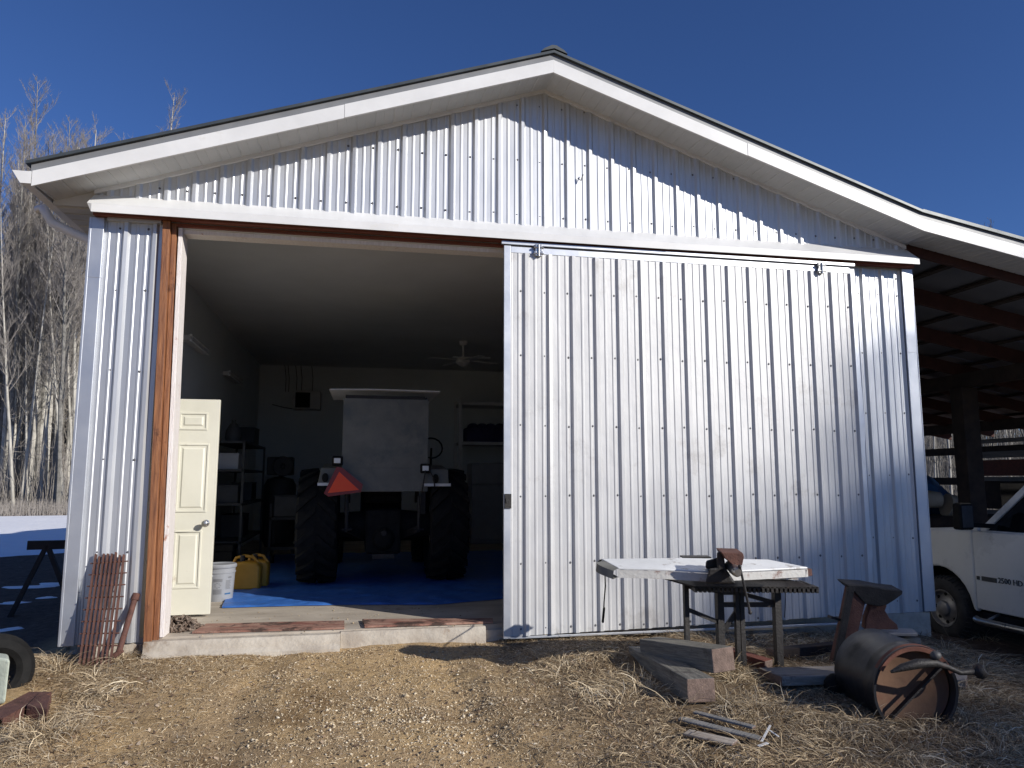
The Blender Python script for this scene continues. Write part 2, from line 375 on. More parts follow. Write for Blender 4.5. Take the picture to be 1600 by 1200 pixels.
mb.build('gable_siding', [GALV, SCREW], barn)
mb = MB()   # structure behind the sheets, built as frames
mb.box(BX0+.03, -1.62, 0, .15, .10, 3.34); mb.box(4.3, BX1-.02, 0, .15, .08, 3.34); mb.box(1.35, 4.3, 0, .15, .08, 3.34)
mb.hexa([(BX0+.03,0,3.34),(BX1-.02,0,3.34),(BX1-.02,.15,3.34),(BX0+.03,.15,3.34),(BX0+.03,0,3.58),(BX1-.02,0,3.58),(BX1-.02,.15,3.58),(BX0+.03,.15,3.58)])
mb.add([(BX0+.03,0,3.58),(BX1-.02,0,3.58),(AX,0,4.84),(BX0+.03,.15,3.58),(BX1-.02,.15,3.58),(AX,.15,4.84)], [(0,1,2),(3,5,4),(0,3,4,1),(1,4,5,2),(2,5,3,0)])
mb.build('front_wall', [INW], barn)
mb = MB(); mb.box(BX0, BX0+.1, .15, BY1, -.1, 3.62); mb.build('side_wall', [INW], barn)
mb = MB(); mb.box(BX1-.1, BX1, .15, BY1, -.1, 3.62); mb.build('side_wall', [INW], barn)
mb = MB(); mb.box(BX0, BX1, BY1-.1, BY1, -.1, 3.62); mb.build('back_wall', [INW], barn)
mb = MB(); mb.box(BX0+.1, BX1-.1, .15, BY1-.1, 3.60, 3.64)
mb.build('ceiling', [INC], barn)
mb = MB()
sl_ = mb
for (x0, x1, a) in ((BX0, BX0+.09, 1), (5.225, 5.335, 0)):
    mb.box(x0, x1, -.045, -.014, .065, 2.90-.35*(1-a)); mb.box(x0-.001, x1+.001, -.047, -.014, 2.90-.35*(1-a)-.02, 3.375)
    if a: mb.box(x0-.02, x0, -.047, .10, .065, 3.375)
    else: mb.box(x1, x1+.012, -.047, .10, .065, 3.375)
    mb.build('corner_trim', [TRIMG], barn, bevel=.004); mb = MB()
# right side wall siding under the lean-to
mb = MB(); siding(mb, .1, BY1, lambda x: 0, lambda x: 3.45, 0, .2)
mb.v = [(BX1+.004-y, x, z) for x, y, z in mb.v]; mb.build('side_wall_siding', [GALV, SCREW], barn)
mb = MB(); siding(mb, .1, BY1, lambda x: 0, lambda x: 3.45, 0, .2)
mb.v = [(BX0-.004+y, x, z) for x, y, z in mb.v]; mb.build('side_wall_siding', [GALV, SCREW], barn)
# foundation and slab
mb = MB(); mb.box(-1.95, BX1, -.02, .12, -.45, .058); mb.build('foundation', [CONC], barn, bevel=.006)
mb = MB(); mb.box(BX0+.1, BX1-.1, .0, BY1-.1, -.3, .10)
mb.build('floor_slab', [SLAB], barn)
def rough_kerb(x0, x1, yf, zt, lip=0):
    m_ = MB(); n = int((x1-x0)/.03); prof = []
    for i in range(n+1):
        x = x0+(x1-x0)*i/n
        a = noise.noise((x*5, 1, 0))*.012+noise.noise((x*17, 3, 0))*.006
        prof.append([(x, .01, zt), (x, yf+.015+a*.4, zt+a*.15), (x, yf+a, zt-.02), (x, yf-.008+a*.8, zt-.07), (x, yf-.012+a-lip, zt-.10-a*.3), (x, yf-.02+a-lip, -.3)])
    vs = [p for r in prof for p in r]; k = 6
    fs = [(i*k+j, (i+1)*k+j, (i+1)*k+j+1, i*k+j+1) for i in range(n) for j in range(k-1)]
    fs += [tuple(range(k)), tuple(range(n*k, n*k+k))[::-1]]
    return m_.add(vs, fs)
rough_kerb(-1.56, -.12, -.10, .085, .03).build('sill_kerb', [CONC], barn, smooth=True)
rough_kerb(-.118, 1.05, -.055, .092).build('sill_kerb', [CONC], barn, smooth=True)
# posts and jamb of the opening
mb = MB()
def lean(x0, x1, y0, y1, z0, z1, sh, m=0): mb.hexa([(x0,y0,z0),(x1,y0,z0),(x1,y1,z0),(x0,y1,z0),(x0-sh,y0,z1),(x1-sh,y0,z1),(x1-sh,y1,z1),(x0-sh,y1,z1)], m)
lean(-1.568, -1.512, -.078, -.006, .02, 3.375, .045); lean(-1.510, -1.472, -.035, .08, .02, 3.37, .045)
mb.build('door_post', [CEDAR], barn, bevel=.004)
mb = MB(); lean(-1.47, -1.438, -.02, .17, .10, 3.34, .035)
mb.build('door_jamb', [JAMBW], barn, bevel=.003)
mb = MB(); mb.box(-1.47, 1.4, .02, .16, 3.305, 3.338)
mb.build('door_head', [JAMBW], barn)
mb = MB(); mb.box(-2.125, 5.33, -.10, -.032, 3.378, 3.50); mb.box(-1.6, 1.35, -.03, .02, 3.345, 3.372); mb.build('track_board', [REDB], barn, bevel=.003)
mb = MB(); mb.box(-2.03, -1.63, -.06, -.016, 3.355, 3.377); mb.build('track_strip', [TRIMG], barn); mb = MB(); mb.box(1.16, 4.62, -.155, -.115, 3.335, 3.36); mb.build('door_track', [TRIMG], barn)
mb = MB()   # header cover
for i in range(1): 
    mb.prism([(-2.15,-.012,3.575),(-2.15,-.165,3.45),(-2.11,-.185,3.437),(-2.11,-.187,3.372),(-2.11,-.178,3.372),(-2.12,-.172,3.432),(-2.13,0,3.54)], (2.67+2.15,0,0))
    mb.prism([(2.66,-.012,3.573),(2.66,-.162,3.448),(2.66,-.182,3.435),(2.66,-.184,3.374),(2.66,-.176,3.374),(2.66,-.17,3.43),(2.66,0,3.538)], (2.66,0,.012))
mb.build('header_cover', [WHITE], barn)
# sliding door
DL, DR = 1.183, 4.575
mb = MB(); siding(mb, DL+.055, DR, lambda x: .02+.018*(x-DL), lambda x: 3.262+noise.noise((x*3,0,0))*.004, -.135, Y(860,430,-.15).x, rows=[Y(815,v,-.135).z for v in (455,555,665,775,880,982)])
sd = mb.build('sliding_door', [GALVD, SCREW], barn)
mb = MB()
def strip(x0, x1, z0, z1, y, amp=0, seed=0):
    n = 24; vs = []; fs = []
    for i in range(n+1):
        z = z0+(z1-z0)*i/n; o = amp*noise.noise((seed, z*1.9, 1))+amp*.5*noise.noise((seed, z*6, 2))
        vs += [(x0+o*.5, y, z), (x1+o, y-abs(o)*.5, z), (x1+o, y+.03, z), (x0+o*.5, y+.03, z)]
    for i in range(n):
        a = i*4
        for k in range(4): fs.append((a+k, a+(k+1) % 4, a+4+(k+1) % 4, a+4+k))
    fs += [(0,3,2,1), tuple(n*4+k for k in range(4))]
    mb.add(vs, fs)
strip(DL, DL+.058, .005, 3.325, -.142); strip(DR-.004, DR+.052, .06, 3.31, -.137, .02, 5)
mb.box(DL+.06, DR-.006, -.14, -.11, 3.264, 3.32); mb.box(DL+.06, DR-.006, -.137, -.11, .0, .018)
mb.build('door_frame', [TRIMG], sd, bevel=.002)
mb = MB(); mb.hexa([(DL+.05,-.13,.03),(DR,-.13,.09),(DR,-.07,.09),(DL+.05,-.07,.03),(DL+.05,-.13,3.26),(DR,-.13,3.26),(DR,-.07,3.26),(DL+.05,-.07,3.26)]); mb.build('door_core', [INW], sd)
for hx in (Y(841,394,-.15).x, Y(1282,420,-.15).x):
    mb = MB(); z = 3.27
    mb.box(hx-.03, hx+.03, -.170, -.150, z-.03, z+.075); mb.tube([(hx-.045,-.165,z+.045),(hx+.045,-.165,z+.045)], .011, 8); mb.tube([(hx,-.175,z+.07),(hx,-.175,z-.035)], .009, 8)
    mb.box(hx-.04, hx-.02, -.172, -.148, z-.02, z+.012); mb.box(hx+.02, hx+.04, -.172, -.148, z-.02, z+.012); mb.tube([(hx-.045,-.17,z-.01),(hx+.045,-.17,z-.01)], .008, 8)
    mb.build('hanger', [CHROME], sd, bevel=.002)
p = Y(797, 782, -.15)
mb = MB(); mb.box(DL+.005, DL+.062, -.156, -.143, p.z-.065, p.z+.055); mb.box(DL+.012, DL+.03, -.165, -.157, p.z-.02, p.z+.02); mb.build('latch', [DKST], sd, bevel=.002)
# white blind tag on gable: a bent clip
p = Y(907, 281, -.02)
mb = MB(); mb.tube([p+Vector((-.03,-.01,.012)), p+Vector((-.005,-.03,-.02)), p+Vector((.02,-.02,.045))], .005, 6); mb.build('hook', [DKST], barn)
# soffit, fascia, roof
OV = -.38
def rake(fn, y0, y1, zoff0, zoff1, xs, name, m, thick=0):
    mb = MB()
    for a, b in zip(xs[:-1], xs[1:]):
        mb.hexa([(a,y0,fn(a)+zoff0),(b,y0,fn(b)+zoff0),(b,y1,fn(b)+zoff0),(a,y1,fn(a)+zoff0),(a,y0,fn(a)+zoff1),(b,y0,fn(b)+zoff1),(b,y1,fn(b)+zoff1),(a,y1,fn(a)+zoff1)])
    return mb.build(name, [m], barn)
XL = [-2.455, AX]; XRr = [AX, 5.2, 13.2]
rake(Ft, OV-.02, OV, 0, .118, [-2.455, -.2, ], 'fascia', WHITE)
rake(Ft, OV-.023, OV, .002, .119, [-.198, AX-.001], 'fascia', WHITE)
rake(Ft, OV-.02, OV, 0, .118, [AX+.001, 3.4], 'fascia', WHITE)
rake(Ft, OV-.023, OV, .002, .119, [3.402, 5.2, 9.0], 'fascia', WHITE)
rake(Ft, OV-.02, OV, 0, .118, [9.002, 13.2], 'fascia', WHITE)
rake(Ft, OV-.008, OV+.02, .120, .178, [-2.47, AX, 5.2, 13.2], 'drip_edge', GREYTR)
def soff(xs, nm):
    mb = MB(); vs = []; fs = []; n = 0
    x = xs[0]; pts = []
    while x < xs[1]:
        pts += [(x, 0), (x+.012, .006), (x+.02, 0), (x+.078, 0), (x+.084, .003), (x+.09, 0)]; x += .155
    pts = [p for p in pts if p[0] < xs[1]-.002]+[(xs[1], 0)]
    for (x, o) in pts:
        vs += [(x, OV+.001, Ft(x)+.012+o), (x, -.001, max(Ft(x)+.012, Gt(x) if x < BX1 and x > BX0 else Ft(x)+.03)+o)]
    for i in range(len(pts)-1): fs.append((i*2, i*2+2, i*2+3, i*2+1))
    mb.add(vs, fs)
    # small dark vents and wall moulding
    x = xs[0]+.4
    while x < min(xs[1], 5.2):
        if x > BX0+.1: mb.box(x, x+.022, -.030, -.018, Gt(x)-.012, Gt(x)+.004, 1)
        x += .31
    return mb.build(nm, [SOFF, SCREW], barn)
soff([-2.44, AX], 'soffit'); soff([AX, 5.2], 'soffit'); soff([5.2, 13.1], 'soffit')
mb = MB()
for a, b in ((BX0, AX), (AX, BX1)):
    mb.hexa([(a,-.042,Gt(a)-.032),(b,-.042,Gt(b)-.032),(b,-.014,Gt(b)-.032),(a,-.014,Gt(a)-.032),(a,-.042,Gt(a)+.002),(b,-.042,Gt(b)+.002),(b,-.014,Gt(b)+.002),(a,-.014,Gt(a)+.002)])
mb.build('soffit_moulding', [WHITE], barn)
mb = MB()
for a, b in ((-2.50, AX), (AX, 5.2)):
    mb.hexa([(a,OV-.035,Ft(a)+.180),(b,OV-.035,Ft(b)+.180),(b,BY1+.3,Ft(b)+.180),(a,BY1+.3,Ft(a)+.180),(a,OV-.035,Ft(a)+.204),(b,OV-.035,Ft(b)+.204),(b,BY1+.3,Ft(b)+.204),(a,BY1+.3,Ft(a)+.204)])
mb.build('roof', [ROOFM], barn)
mb = MB(); mb.prism([(AX-.12,OV-.045,Ft(AX-.12)+.214),(AX-.09,OV-.045,Ft(AX-.09)+.235),(AX-.02,OV-.045,Ft(AX)+.243),(AX+.02,OV-.045,Ft(AX)+.243),(AX+.09,OV-.045,Ft(AX+.09)+.235),(AX+.12,OV-.045,Ft(AX+.12)+.214),(AX,OV-.045,Ft(AX)+.214)], (0,BY1+.4,0)); mb.build('ridge_cap', [ROOFM], barn)
p = Y(92, 240, OV); mb = MB(); mb.prism([(p.x-.04,OV+.02,p.z-.05),(p.x+.03,OV+.02,p.z-.03),(p.x+.005,OV+.02,p.z+.035)], (0,.12,0)); mb.build('roof_clip', [ROOFM], barn)
# eave soffit, gutter and downspout on the left
mb = MB(); n = 60
mb.box(-2.45, BX0-.012, .012, BY1, 3.475, 3.488)
for i in range(n):
    y = .05+i*.155; mb.box(-2.44, BX0-.014, y, y+.012, 3.470, 3.4745)
mb.build('eave_soffit', [SOFF], barn)
mb = MB(); mb.hexa([(-2.452,-.006,3.47),(BX0,-.006,3.47),(BX0,.011,3.47),(-2.452,.011,3.47),(-2.452,-.006,Ft(-2.452)+.17),(BX0,-.006,Ft(BX0)+.17),(BX0,.011,Ft(BX0)+.17),(-2.452,.011,Ft(-2.452)+.17)]); mb.build('eave_return', [SOFF], barn)
mb = MB(); mb.prism([(-2.462,OV-.02,3.485),(-2.53,OV-.02,3.485),(-2.585,OV-.02,3.575),(-2.595,OV-.02,3.578),(-2.578,OV-.02,3.565),(-2.525,OV-.02,3.495),(-2.475,OV-.02,3.495),(-2.475,OV-.02,3.58),(-2.462,OV-.02,3.58)], (0,BY1+.6,0))
mb.prism([(-2.46,OV-.022,3.484),(-2.53,OV-.022,3.484),(-2.59,OV-.022,3.578),(-2.46,OV-.022,3.578)], (0,.012,0))
gut = mb.build('gutter', [WHITE], barn)
mb = MB(); pts = [Y(62,300,.25), Y(67,325,.22), Y(82,348,.2), Y(110,362,.18), Y(146,377,.15), Y(150,400,.15)]
pts[0].z = 3.50; mb.tube(pts, .038, 10); mb.build('downspout', [WHITE], gut, smooth=True)
# lean-to
def Rb(x): return Ft(x)+.179
mb = MB()
y = -.35; k = 0
mb.hexa([(5.2,-.35,Rb(5.2)),(8.6,-.35,Rb(8.6)),(8.6,BY1,Rb(8.6)),(5.2,BY1,Rb(5.2)),(5.2,-.35,Rb(5.2)+.03),(8.6,-.35,Rb(8.6)+.03),(8.6,BY1,Rb(8.6)+.03),(5.2,BY1,Rb(5.2)+.03)])
while y < BY1:
    y1 = min(y+.60, BY1); mb.hexa([(8.6,y,Rb(8.6)),(13.2,y,Rb(13.2)),(13.2,y1,Rb(13.2)),(8.6,y1,Rb(8.6)),(8.6,y,Rb(8.6)+.03),(13.2,y,Rb(13.2)+.03),(13.2,y1,Rb(13.2)+.03),(8.6,y1,Rb(8.6)+.03)]); y = y1+.018
rake(Ft, OV-.035, OV+.02, .180, .212, [5.2, 13.2], 'leanto_roof_edge', ROOFM)
lr = mb.build('leanto_roof', [LTIN], barn)
for i in range(9):
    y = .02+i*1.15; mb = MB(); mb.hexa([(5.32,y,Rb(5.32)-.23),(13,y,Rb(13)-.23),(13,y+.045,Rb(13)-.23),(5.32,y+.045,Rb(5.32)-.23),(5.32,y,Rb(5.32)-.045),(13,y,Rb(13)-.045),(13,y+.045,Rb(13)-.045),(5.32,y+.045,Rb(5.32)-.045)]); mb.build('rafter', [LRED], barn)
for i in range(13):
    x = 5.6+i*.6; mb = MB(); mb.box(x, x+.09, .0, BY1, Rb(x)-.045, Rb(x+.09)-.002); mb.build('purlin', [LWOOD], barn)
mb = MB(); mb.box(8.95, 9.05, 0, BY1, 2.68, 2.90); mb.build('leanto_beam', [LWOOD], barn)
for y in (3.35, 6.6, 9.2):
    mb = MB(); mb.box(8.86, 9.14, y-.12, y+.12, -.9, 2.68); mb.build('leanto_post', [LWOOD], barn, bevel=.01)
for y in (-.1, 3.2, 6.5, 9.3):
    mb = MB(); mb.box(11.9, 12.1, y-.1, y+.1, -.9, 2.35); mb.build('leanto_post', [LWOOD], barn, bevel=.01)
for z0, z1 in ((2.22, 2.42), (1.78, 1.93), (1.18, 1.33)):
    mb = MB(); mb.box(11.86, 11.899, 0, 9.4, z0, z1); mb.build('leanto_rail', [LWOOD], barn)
# boarded part of the lean-to's far side
for z0, z1, m_ in ((1.98,2.06,GREYB),(1.70,1.82,GREYB),(1.36,1.66,REDB),(1.26,1.34,GREYB),(.50,.72,GREYB),(.1,.46,LWOOD),(.74,1.24,LWOOD)):
    mb = MB(); mb.box(11.80, 11.845, -1, 6.35, z0, z1); mb.build('side_board', [m_], barn)
mb = MB(); mb.box(11.74, 11.798, 3.3, 5.6, .80, 1.22); mb.build('side_window', [GLASS], barn)
mb = MB(); mb.box(5.5, 13, BY1+.02, BY1+.06, .9, 1.05); mb.box(5.5, 13, BY1+.02, BY1+.06, 1.5, 1.62); mb.build('leanto_rail', [LWOOD], barn)

# cream man door standing open inside
YD = .80
mdoor = MB(); x1 = Y(345,624,YD).x-.004; x0 = x1-.80; zb, zt = .125, 2.015
mdoor.box(x0, x1, YD, YD+.042, zb, zt)
def panel(mb, u0, v0, u1, v1, col=0):
    a = Y(u0, v0, YD); b = Y(u1, v1, YD); dx = -.37*col
    X0, X1, Z0, Z1 = a.x+dx, b.x+dx, b.z, a.z
    w_ = .016
    for q in ((X0,X1,Z0,Z0+w_),(X0,X1,Z1-w_,Z1),(X0,X0+w_,Z0+w_,Z1-w_),(X1-w_,X1,Z0+w_,Z1-w_)): mb.box(q[0],q[1],YD-.008,YD+.001,q[2],q[3])
    i0, i1, k0, k1 = X0+w_*2.2, X1-w_*2.2, Z0+w_*2.2, Z1-w_*2.2; e = .014
    mb.hexa([(i0,YD,k0),(i1,YD,k0),(i1,YD,k1),(i0,YD,k1),(i0+e,YD-.008,k0+e),(i1-e,YD-.008,k0+e),(i1-e,YD-.008,k1-e),(i0+e,YD-.008,k1-e)])
for c in (0, 1):
    panel(mdoor, 281, 644, 324, 672, c); panel(mdoor, 279, 693, 322, 800, c); panel(mdoor, 273, 829, 311, 919, c)
md = mdoor.build('man_door', [CREAM], barn, bevel=.0025)
md['label'] = 'cream six-panel door standing open inside the left of the opening'
p = Y(320, 818, YD-.06); mb = MB(); mb.lathe([(.004,.075),(.03,.075),(.03,.068),(.012,.064),(.011,.035),(.022,.026),(.028,.012),(.024,0),(.012,-.006),(.001,-.007)], (p.x, YD-.077, p.z), (0,1,0), n=20)
mb.build('knob', [CHROME], md, smooth=True)

# ---------------------------------------------------------------- things in the doorway
def quadplate(name, ps, th, m, label, cat, group=None, bevel=.002):
    c = sum((Vector(p) for p in ps), Vector())/len(ps); mb = MB(); n = 10; vs = []; fs = []
    a, b, c_, d = [Vector(p) for p in ps]
    for i in range(n+1):
        for j in range(4):
            s = i/n; t = j/3; q = (a*(1-s)+b*s)*(1-t)+(d*(1-s)+c_*s)*t
            q = q+Vector((0, noise.noise((q.x*9, q.y*9, 2))*.01, 0)); vs.append(q)
    top = [v+Vector((0,0,th)) for v in vs]; N_ = len(vs)
    for i in range(n):
        for j in range(3):
            k = i*4+j; fs += [(k, k+4, k+5, k+1), (k+N_, k+1+N_, k+5+N_, k+4+N_)]
    for i in range(n): fs += [(i*4, i*4+N_, i*4+4+N_, i*4+4), (i*4+3, i*4+7, i*4+7+N_, i*4+3+N_)]
    for j in range(3): fs += [(j, j+1, j+1+N_, j+N_), (n*4+j, n*4+j+N_, n*4+j+1+N_, n*4+j+1)]
    mb.add(vs+top, fs)
    o = mb.build(name, [m]); return tag(o, label, cat, group)
quadplate('rusty_plate', [Z(300,990,.104), Z(538,983,.104), Z(538,972,.104), Z(322,977,.104)], .014, RUSTP, 'long rust red steel plate lying on the sill, left of the gap', 'steel plate', 'rusty plates on the door sill')
quadplate('rusty_plate', [Z(570,981,.105), Z(770,974,.105), Z(770,969,.105), Z(566,970,.105)], .016, RUSTP, 'dark rust brown steel plate on the sill, right of the gap beside the sliding door', 'steel plate', 'rusty plates on the door sill')
# chain pile
c0 = Z(280, 985, .10); ch = MB()
for i in range(150):
    a = random.uniform(0, 2*pi); r = sqrt(random.random()); px_ = c0.x+cos(a)*r*.17; py = c0.y+sin(a)*r*.12+.02; pz = .10+(1-r*r)*random.uniform(.012, .10)+.012
    d = Vector((random.gauss(0,1), random.gauss(0,1), random.gauss(0,.5))).normalized(); e = d.cross(Vector((random.gauss(0,1), random.gauss(0,1), random.gauss(0,1)))).normalized()
    o = Vector((px_, py, pz)); pts = [o+d*(.026*cos(t))+e*(.014*sin(t)) for t in [2*pi*k/8 for k in range(9)]]
    ch.tube(pts, .0052, 5, cap=False)
tag(ch.build('chain_pile', [CHAIN], smooth=True), 'heap of rusty chain on the concrete under the open cream door', 'chain')
mb = MB(); a = Z(300,984,.104); b = Z(318,983,.104); mb.bar((a.x-.05,a.y+.05,.108),(b.x+.02,b.y+.03,.106),.02,.008); tag(mb.build('flat_bar', [DKST]), 'short flat dark steel bar lying behind the chain heap', 'steel bar')
# pail
pb = Z(341, 941, .10); pc = Vector((pb.x-.02, pb.y+.14, .10)); hp = .365
pail = thing('pail', pc, 'grey plastic pail with lid and printed label beside the cream door', 'bucket')
mb = MB(); mb.lathe([(.001,0),(.125,0),(.13,.01),(.143,.27),(.149,.272),(.15,.285),(.144,.29),(.146,.33),(.13,.335)], pc, (0,0,1), n=40); mb.build('pail_body', [PAIL], pail, smooth=True)
mb = MB(); mb.lathe([(.154,.322),(.157,.326),(.157,.35),(.15,.358),(.14,.352),(.001,.352)], pc, (0,0,1), n=40); mb.build('lid', [PAIL], pail, smooth=True)
def patch(mb, c, r0, r1, z0, z1, a0, a1, n=6, m=0):
    vs = []; fs = []
    for i in range(n+1):
        a = a0+(a1-a0)*i/n
        for z, r in ((z0, r0), (z1, r1)): vs.append((c.x+cos(a)*r, c.y+sin(a)*r, c.z+z))
    for i in range(n): fs.append((2*i, 2*i+2, 2*i+3, 2*i+1))
    mb.add(vs, fs, m)
mb = MB(); A = radians(-90)
rr = lambda z: .1315+.0125*z/.26
def lab(z0, z1, a0, a1, m=0): patch(mb, pc, rr(z0)+.0012, rr(z1)+.0012, z0, z1, A+radians(a0), A+radians(a1), m=m)
for z in (.215,.205,.195): lab(z, z+.006, -14, 20, 0)
for k in range(6): lab(.075+k*.0085, .079+k*.0085, -14, 19, 0)
for k in range(7):
    t = k*2*pi/7; lab(.155+.022*sin(t), .160+.022*sin(t), 3+10*cos(t)-3, 3+10*cos(t)+3, 0)
for k in range(10): lab(.12+k*.009, .124+k*.009, 34, 58-(k % 3)*3, 0)
lab(.068, .082, 32, 60, 1); lab(.225,.24,44,50,0); lab(.225,.24,53,58,0)
mb.build('pail_print', [PAILD, PAILB], pail)
mb = MB(); hz = .25
pts = [pc+Vector((-.05-.02*sin(t)*0, -.145-.02*sin(t), hz-.0)) + Vector((-.17*t/pi, .02, -.09*sin(t*.9))) for t in [k*pi/8 for k in range(9)]]
mb.tube(pts, .0035, 6); mb.ball(pts[0], .016, 10); mb.build('handle', [PAIL], pail, smooth=True)
# jugs
for i, (u, v, h, w_) in enumerate(((380, 923, .34, .17), (399, 918, .33, .13))):
    q = Z(u, v, .10); q.y += .1
    j = thing('yellow_jug', q, ('larger yellow plastic fuel jug standing next to the grey pail', 'smaller dusty yellow fuel jug behind, right of the larger one')[i], 'fuel jug', 'yellow fuel jugs in the doorway')
    mb = MB(); a = .11
    prof = [(-w_,0),(w_,0),(w_,h*.72),(w_*.8,h*.86),(w_*.15,h*.9),(-w_*.1,h*.9),(-w_*.9,h*.82),(-w_,h*.7)]
    mb.prism([(q.x+x, q.y-a, q.z+z) for x, z in prof], (0, 2*a, 0)); mb.build('jug_body', [YEL], j, bevel=.03, seg=3, smooth=True)
    mb = MB(); mb.tube([(q.x-w_*.75,q.y,q.z+h*.82),(q.x-w_*.6,q.y,q.z+h*1.0),(q.x-w_*.1,q.y,q.z+h*1.06),(q.x+w_*.45,q.y,q.z+h*1.02),(q.x+w_*.85,q.y,q.z+h*.80)], .017, 8); mb.build('handle', [YEL], j, smooth=True)
    mb = MB(); mb.lathe([(.001,.07),(.03,.07),(.03,.0)], (q.x-w_*.2,q.y,q.z+h*.88), (0,0,1), n=14); mb.build('cap', [DKST], j)
q = Z(352, 900, .1); q.y += .6; q = Vector((q.x-.05, 3.45, .10))
tb = thing('tool_box', q, 'low black tool box on the floor behind the grey pail', 'tool box'); a = q
mb = MB(); mb.box(a.x-.32, a.x+.16, a.y, a.y+.3, .10, .42); mb.build('box_body', [BLK], tb, bevel=.01)
mb = MB(); mb.box(a.x-.33, a.x+.17, a.y-.01, a.y+.31, .423, .50); mb.build('box_lid', [BLK], tb, bevel=.012)
# tarp
def tarpz(x, y):
    return .108+abs(noise.noise((x*2.6, y*2.6, 5)))*.022+abs(noise.noise((x*7, y*5, 8)))*.014+.012*max(0, 1-abs(((x*.8+y*1.3+.15*noise.noise((x*2,y*2,1))) % .9)-.45)/.03)
fe = [Z(347,949,.11), Z(455,946,.11), Z(560,944,.11), Z(680,944,.11), Z(784,935,.11)]
mb = MB(); nX, nY = 110, 90; vs = []; fs = []
for i in range(nX+1):
    x = fe[0].x+(3.9-fe[0].x)*i/nX
    yf = np.interp(x, [p.x for p in fe], [p.y for p in fe])+noise.noise((x*3, 0, 1))*.03
    for j in range(nY+1):
        t = (j/nY); y = yf+(6.2-yf)*t*t*.6+(6.2-yf)*t*.4
        xx = x + (-.25*t if i < 2 else 0); z = tarpz(xx, y)
        if j == 0: z = .106
        vs.append((xx, y, z))
for i in range(nX):
    for j in range(nY): a = i*(nY+1)+j; fs.append((a, a+nY+1, a+nY+2, a+1))
mb.add(vs, fs); tag(mb.build('floor_tarp', [TARP], smooth=True), 'bright blue wrinkled tarpaulin spread on the barn floor under the tractor', 'tarpaulin')

# ---------------------------------------------------------------- tractor
TY = 2.45; TXc = D(600, 800, 8.4).x; TR = .66
trac = thing('tractor', (TXc, TY, .11), 'old farm tractor parked nose-in, its rear tyres and scuffed back plate facing out', 'tractor')
def ag_tyre(cx, cy, cz, R, W, par):
    mb = MB(); r2 = R-.045
    prof = [(R*.52,-W*.36),(R*.6,-W*.47),(R*.78,-W*.5),(r2*.96,-W*.44),(r2,-W*.25),(r2*1.005,0),(r2,W*.25),(r2*.96,W*.44),(R*.78,W*.5),(R*.6,W*.47),(R*.52,W*.36)]
    mb.lathe(prof, (cx,cy,cz), (1,0,0), n=44)
    nl = 20
    for k in range(nl):
        for s in (-1, 1):
            t0 = 2*pi*(k+(.5 if s > 0 else 0))/nl
            ps = []
            for q in range(4):
                f = q/3; xx = s*W*(.03+.45*f); t = t0-.30*f; ps.append((xx, t, r2-.012*f*f*2))
            for q in range(3):
                (xa, ta, ra), (xb, tb_, rb) = ps[q], ps[q+1]; dt = .052
                P8 = []
                for hgt in (-.01, .045):
                    for (xx, t, r) in ((xa, ta-dt, ra), (xb, tb_-dt, rb), (xb, tb_+dt, rb), (xa, ta+dt, ra)):
                        P8.append((cx+xx, cy+sin(t)*(r+hgt), cz+cos(t)*(r+hgt)))
                mb.hexa(P8)
    ty = mb.build('tyre', [BLK], par)
    mb = MB(); mb.lathe([(R*.53,-W*.34),(R*.50,-W*.36),(R*.48,-W*.2),(R*.42,-.02),(R*.12,0),(R*.12,.06),(R*.48,W*.2),(R*.53,W*.34)], (cx,cy,cz), (1,0,0), n=30); mb.build('rim', [RIM], par, smooth=True)
for u in (499, 699):
    p = D(u, 800, 8.75); wh = bpy.data.objects.new('rear_wheel', None); 
    COL.objects.link(wh); wh.parent = trac
    ag_tyre(p.x, TY+.35, .11+TR, TR, .45, wh)
for s in (-1, 1):
    wh = bpy.data.objects.new('front_wheel', None); COL.objects.link(wh); wh.parent = trac
    ag_tyre(TXc+s*.6, TY+2.3, .11+.36, .36, .22, wh)
yP = TY-.12
mb = MB(); a = Y(537,622,yP); b = Y(668,768,yP); mb.box(a.x, b.x, yP, yP+.012, b.z, a.z)
c9 = Y(540, 731, yP); mb.box(a.x+.01, b.x-.02, yP-.010, yP-.001, b.z+.004, c9.z)
for bx in np.linspace(a.x+.05, b.x-.06, 4):
    for bz_ in (a.z-.05, c9.z+.05, c9.z-.03): mb.lathe([(.009,0),(.008,.006),(.001,.007)], (bx+random.uniform(-.02,.02), yP-(.010 if bz_ < c9.z else 0), bz_), (0,-1,0), n=8)
mb.build('back_plate', [PLY], trac, bevel=.002)
a = Y(515,610,yP-.05); b = Y(687,613,yP-.05); mb = MB(); n = 16; vs = []; fs = []
for i in range(n+1):
    x = a.x+(b.x-a.x)*i/n; z = a.z+(b.z-a.z)*i/n - .02*abs(i/n-.4)+.008
    vs += [(x, yP-.12, z), (x, yP+1.2, z+.02), (x, yP+1.2, z+.035), (x, yP-.12, z+.012)]
for i in range(n):
    for k in range(4): fs.append((i*4+k, i*4+(k+1) % 4, i*4+4+(k+1) % 4, i*4+4+k))
fs += [(0,1,2,3),(n*4+3,n*4+2,n*4+1,n*4)]
mb.add(vs, fs); mb.build('canopy', [SHELFW], trac)
mb = MB(); a = Y(540,622,yP); b = Y(665,622,yP)
for x in (a.x+.02, b.x-.03):
    mb.box(x, x+.05, yP+.055, yP+.105, .9, a.z+.03); mb.build('canopy_post', [DKST], trac); mb = MB(); mb.box(x, x+.05, yP+1.05, yP+1.10, 1.0, a.z+.03); mb.build('canopy_post', [DKST], trac); mb = MB()
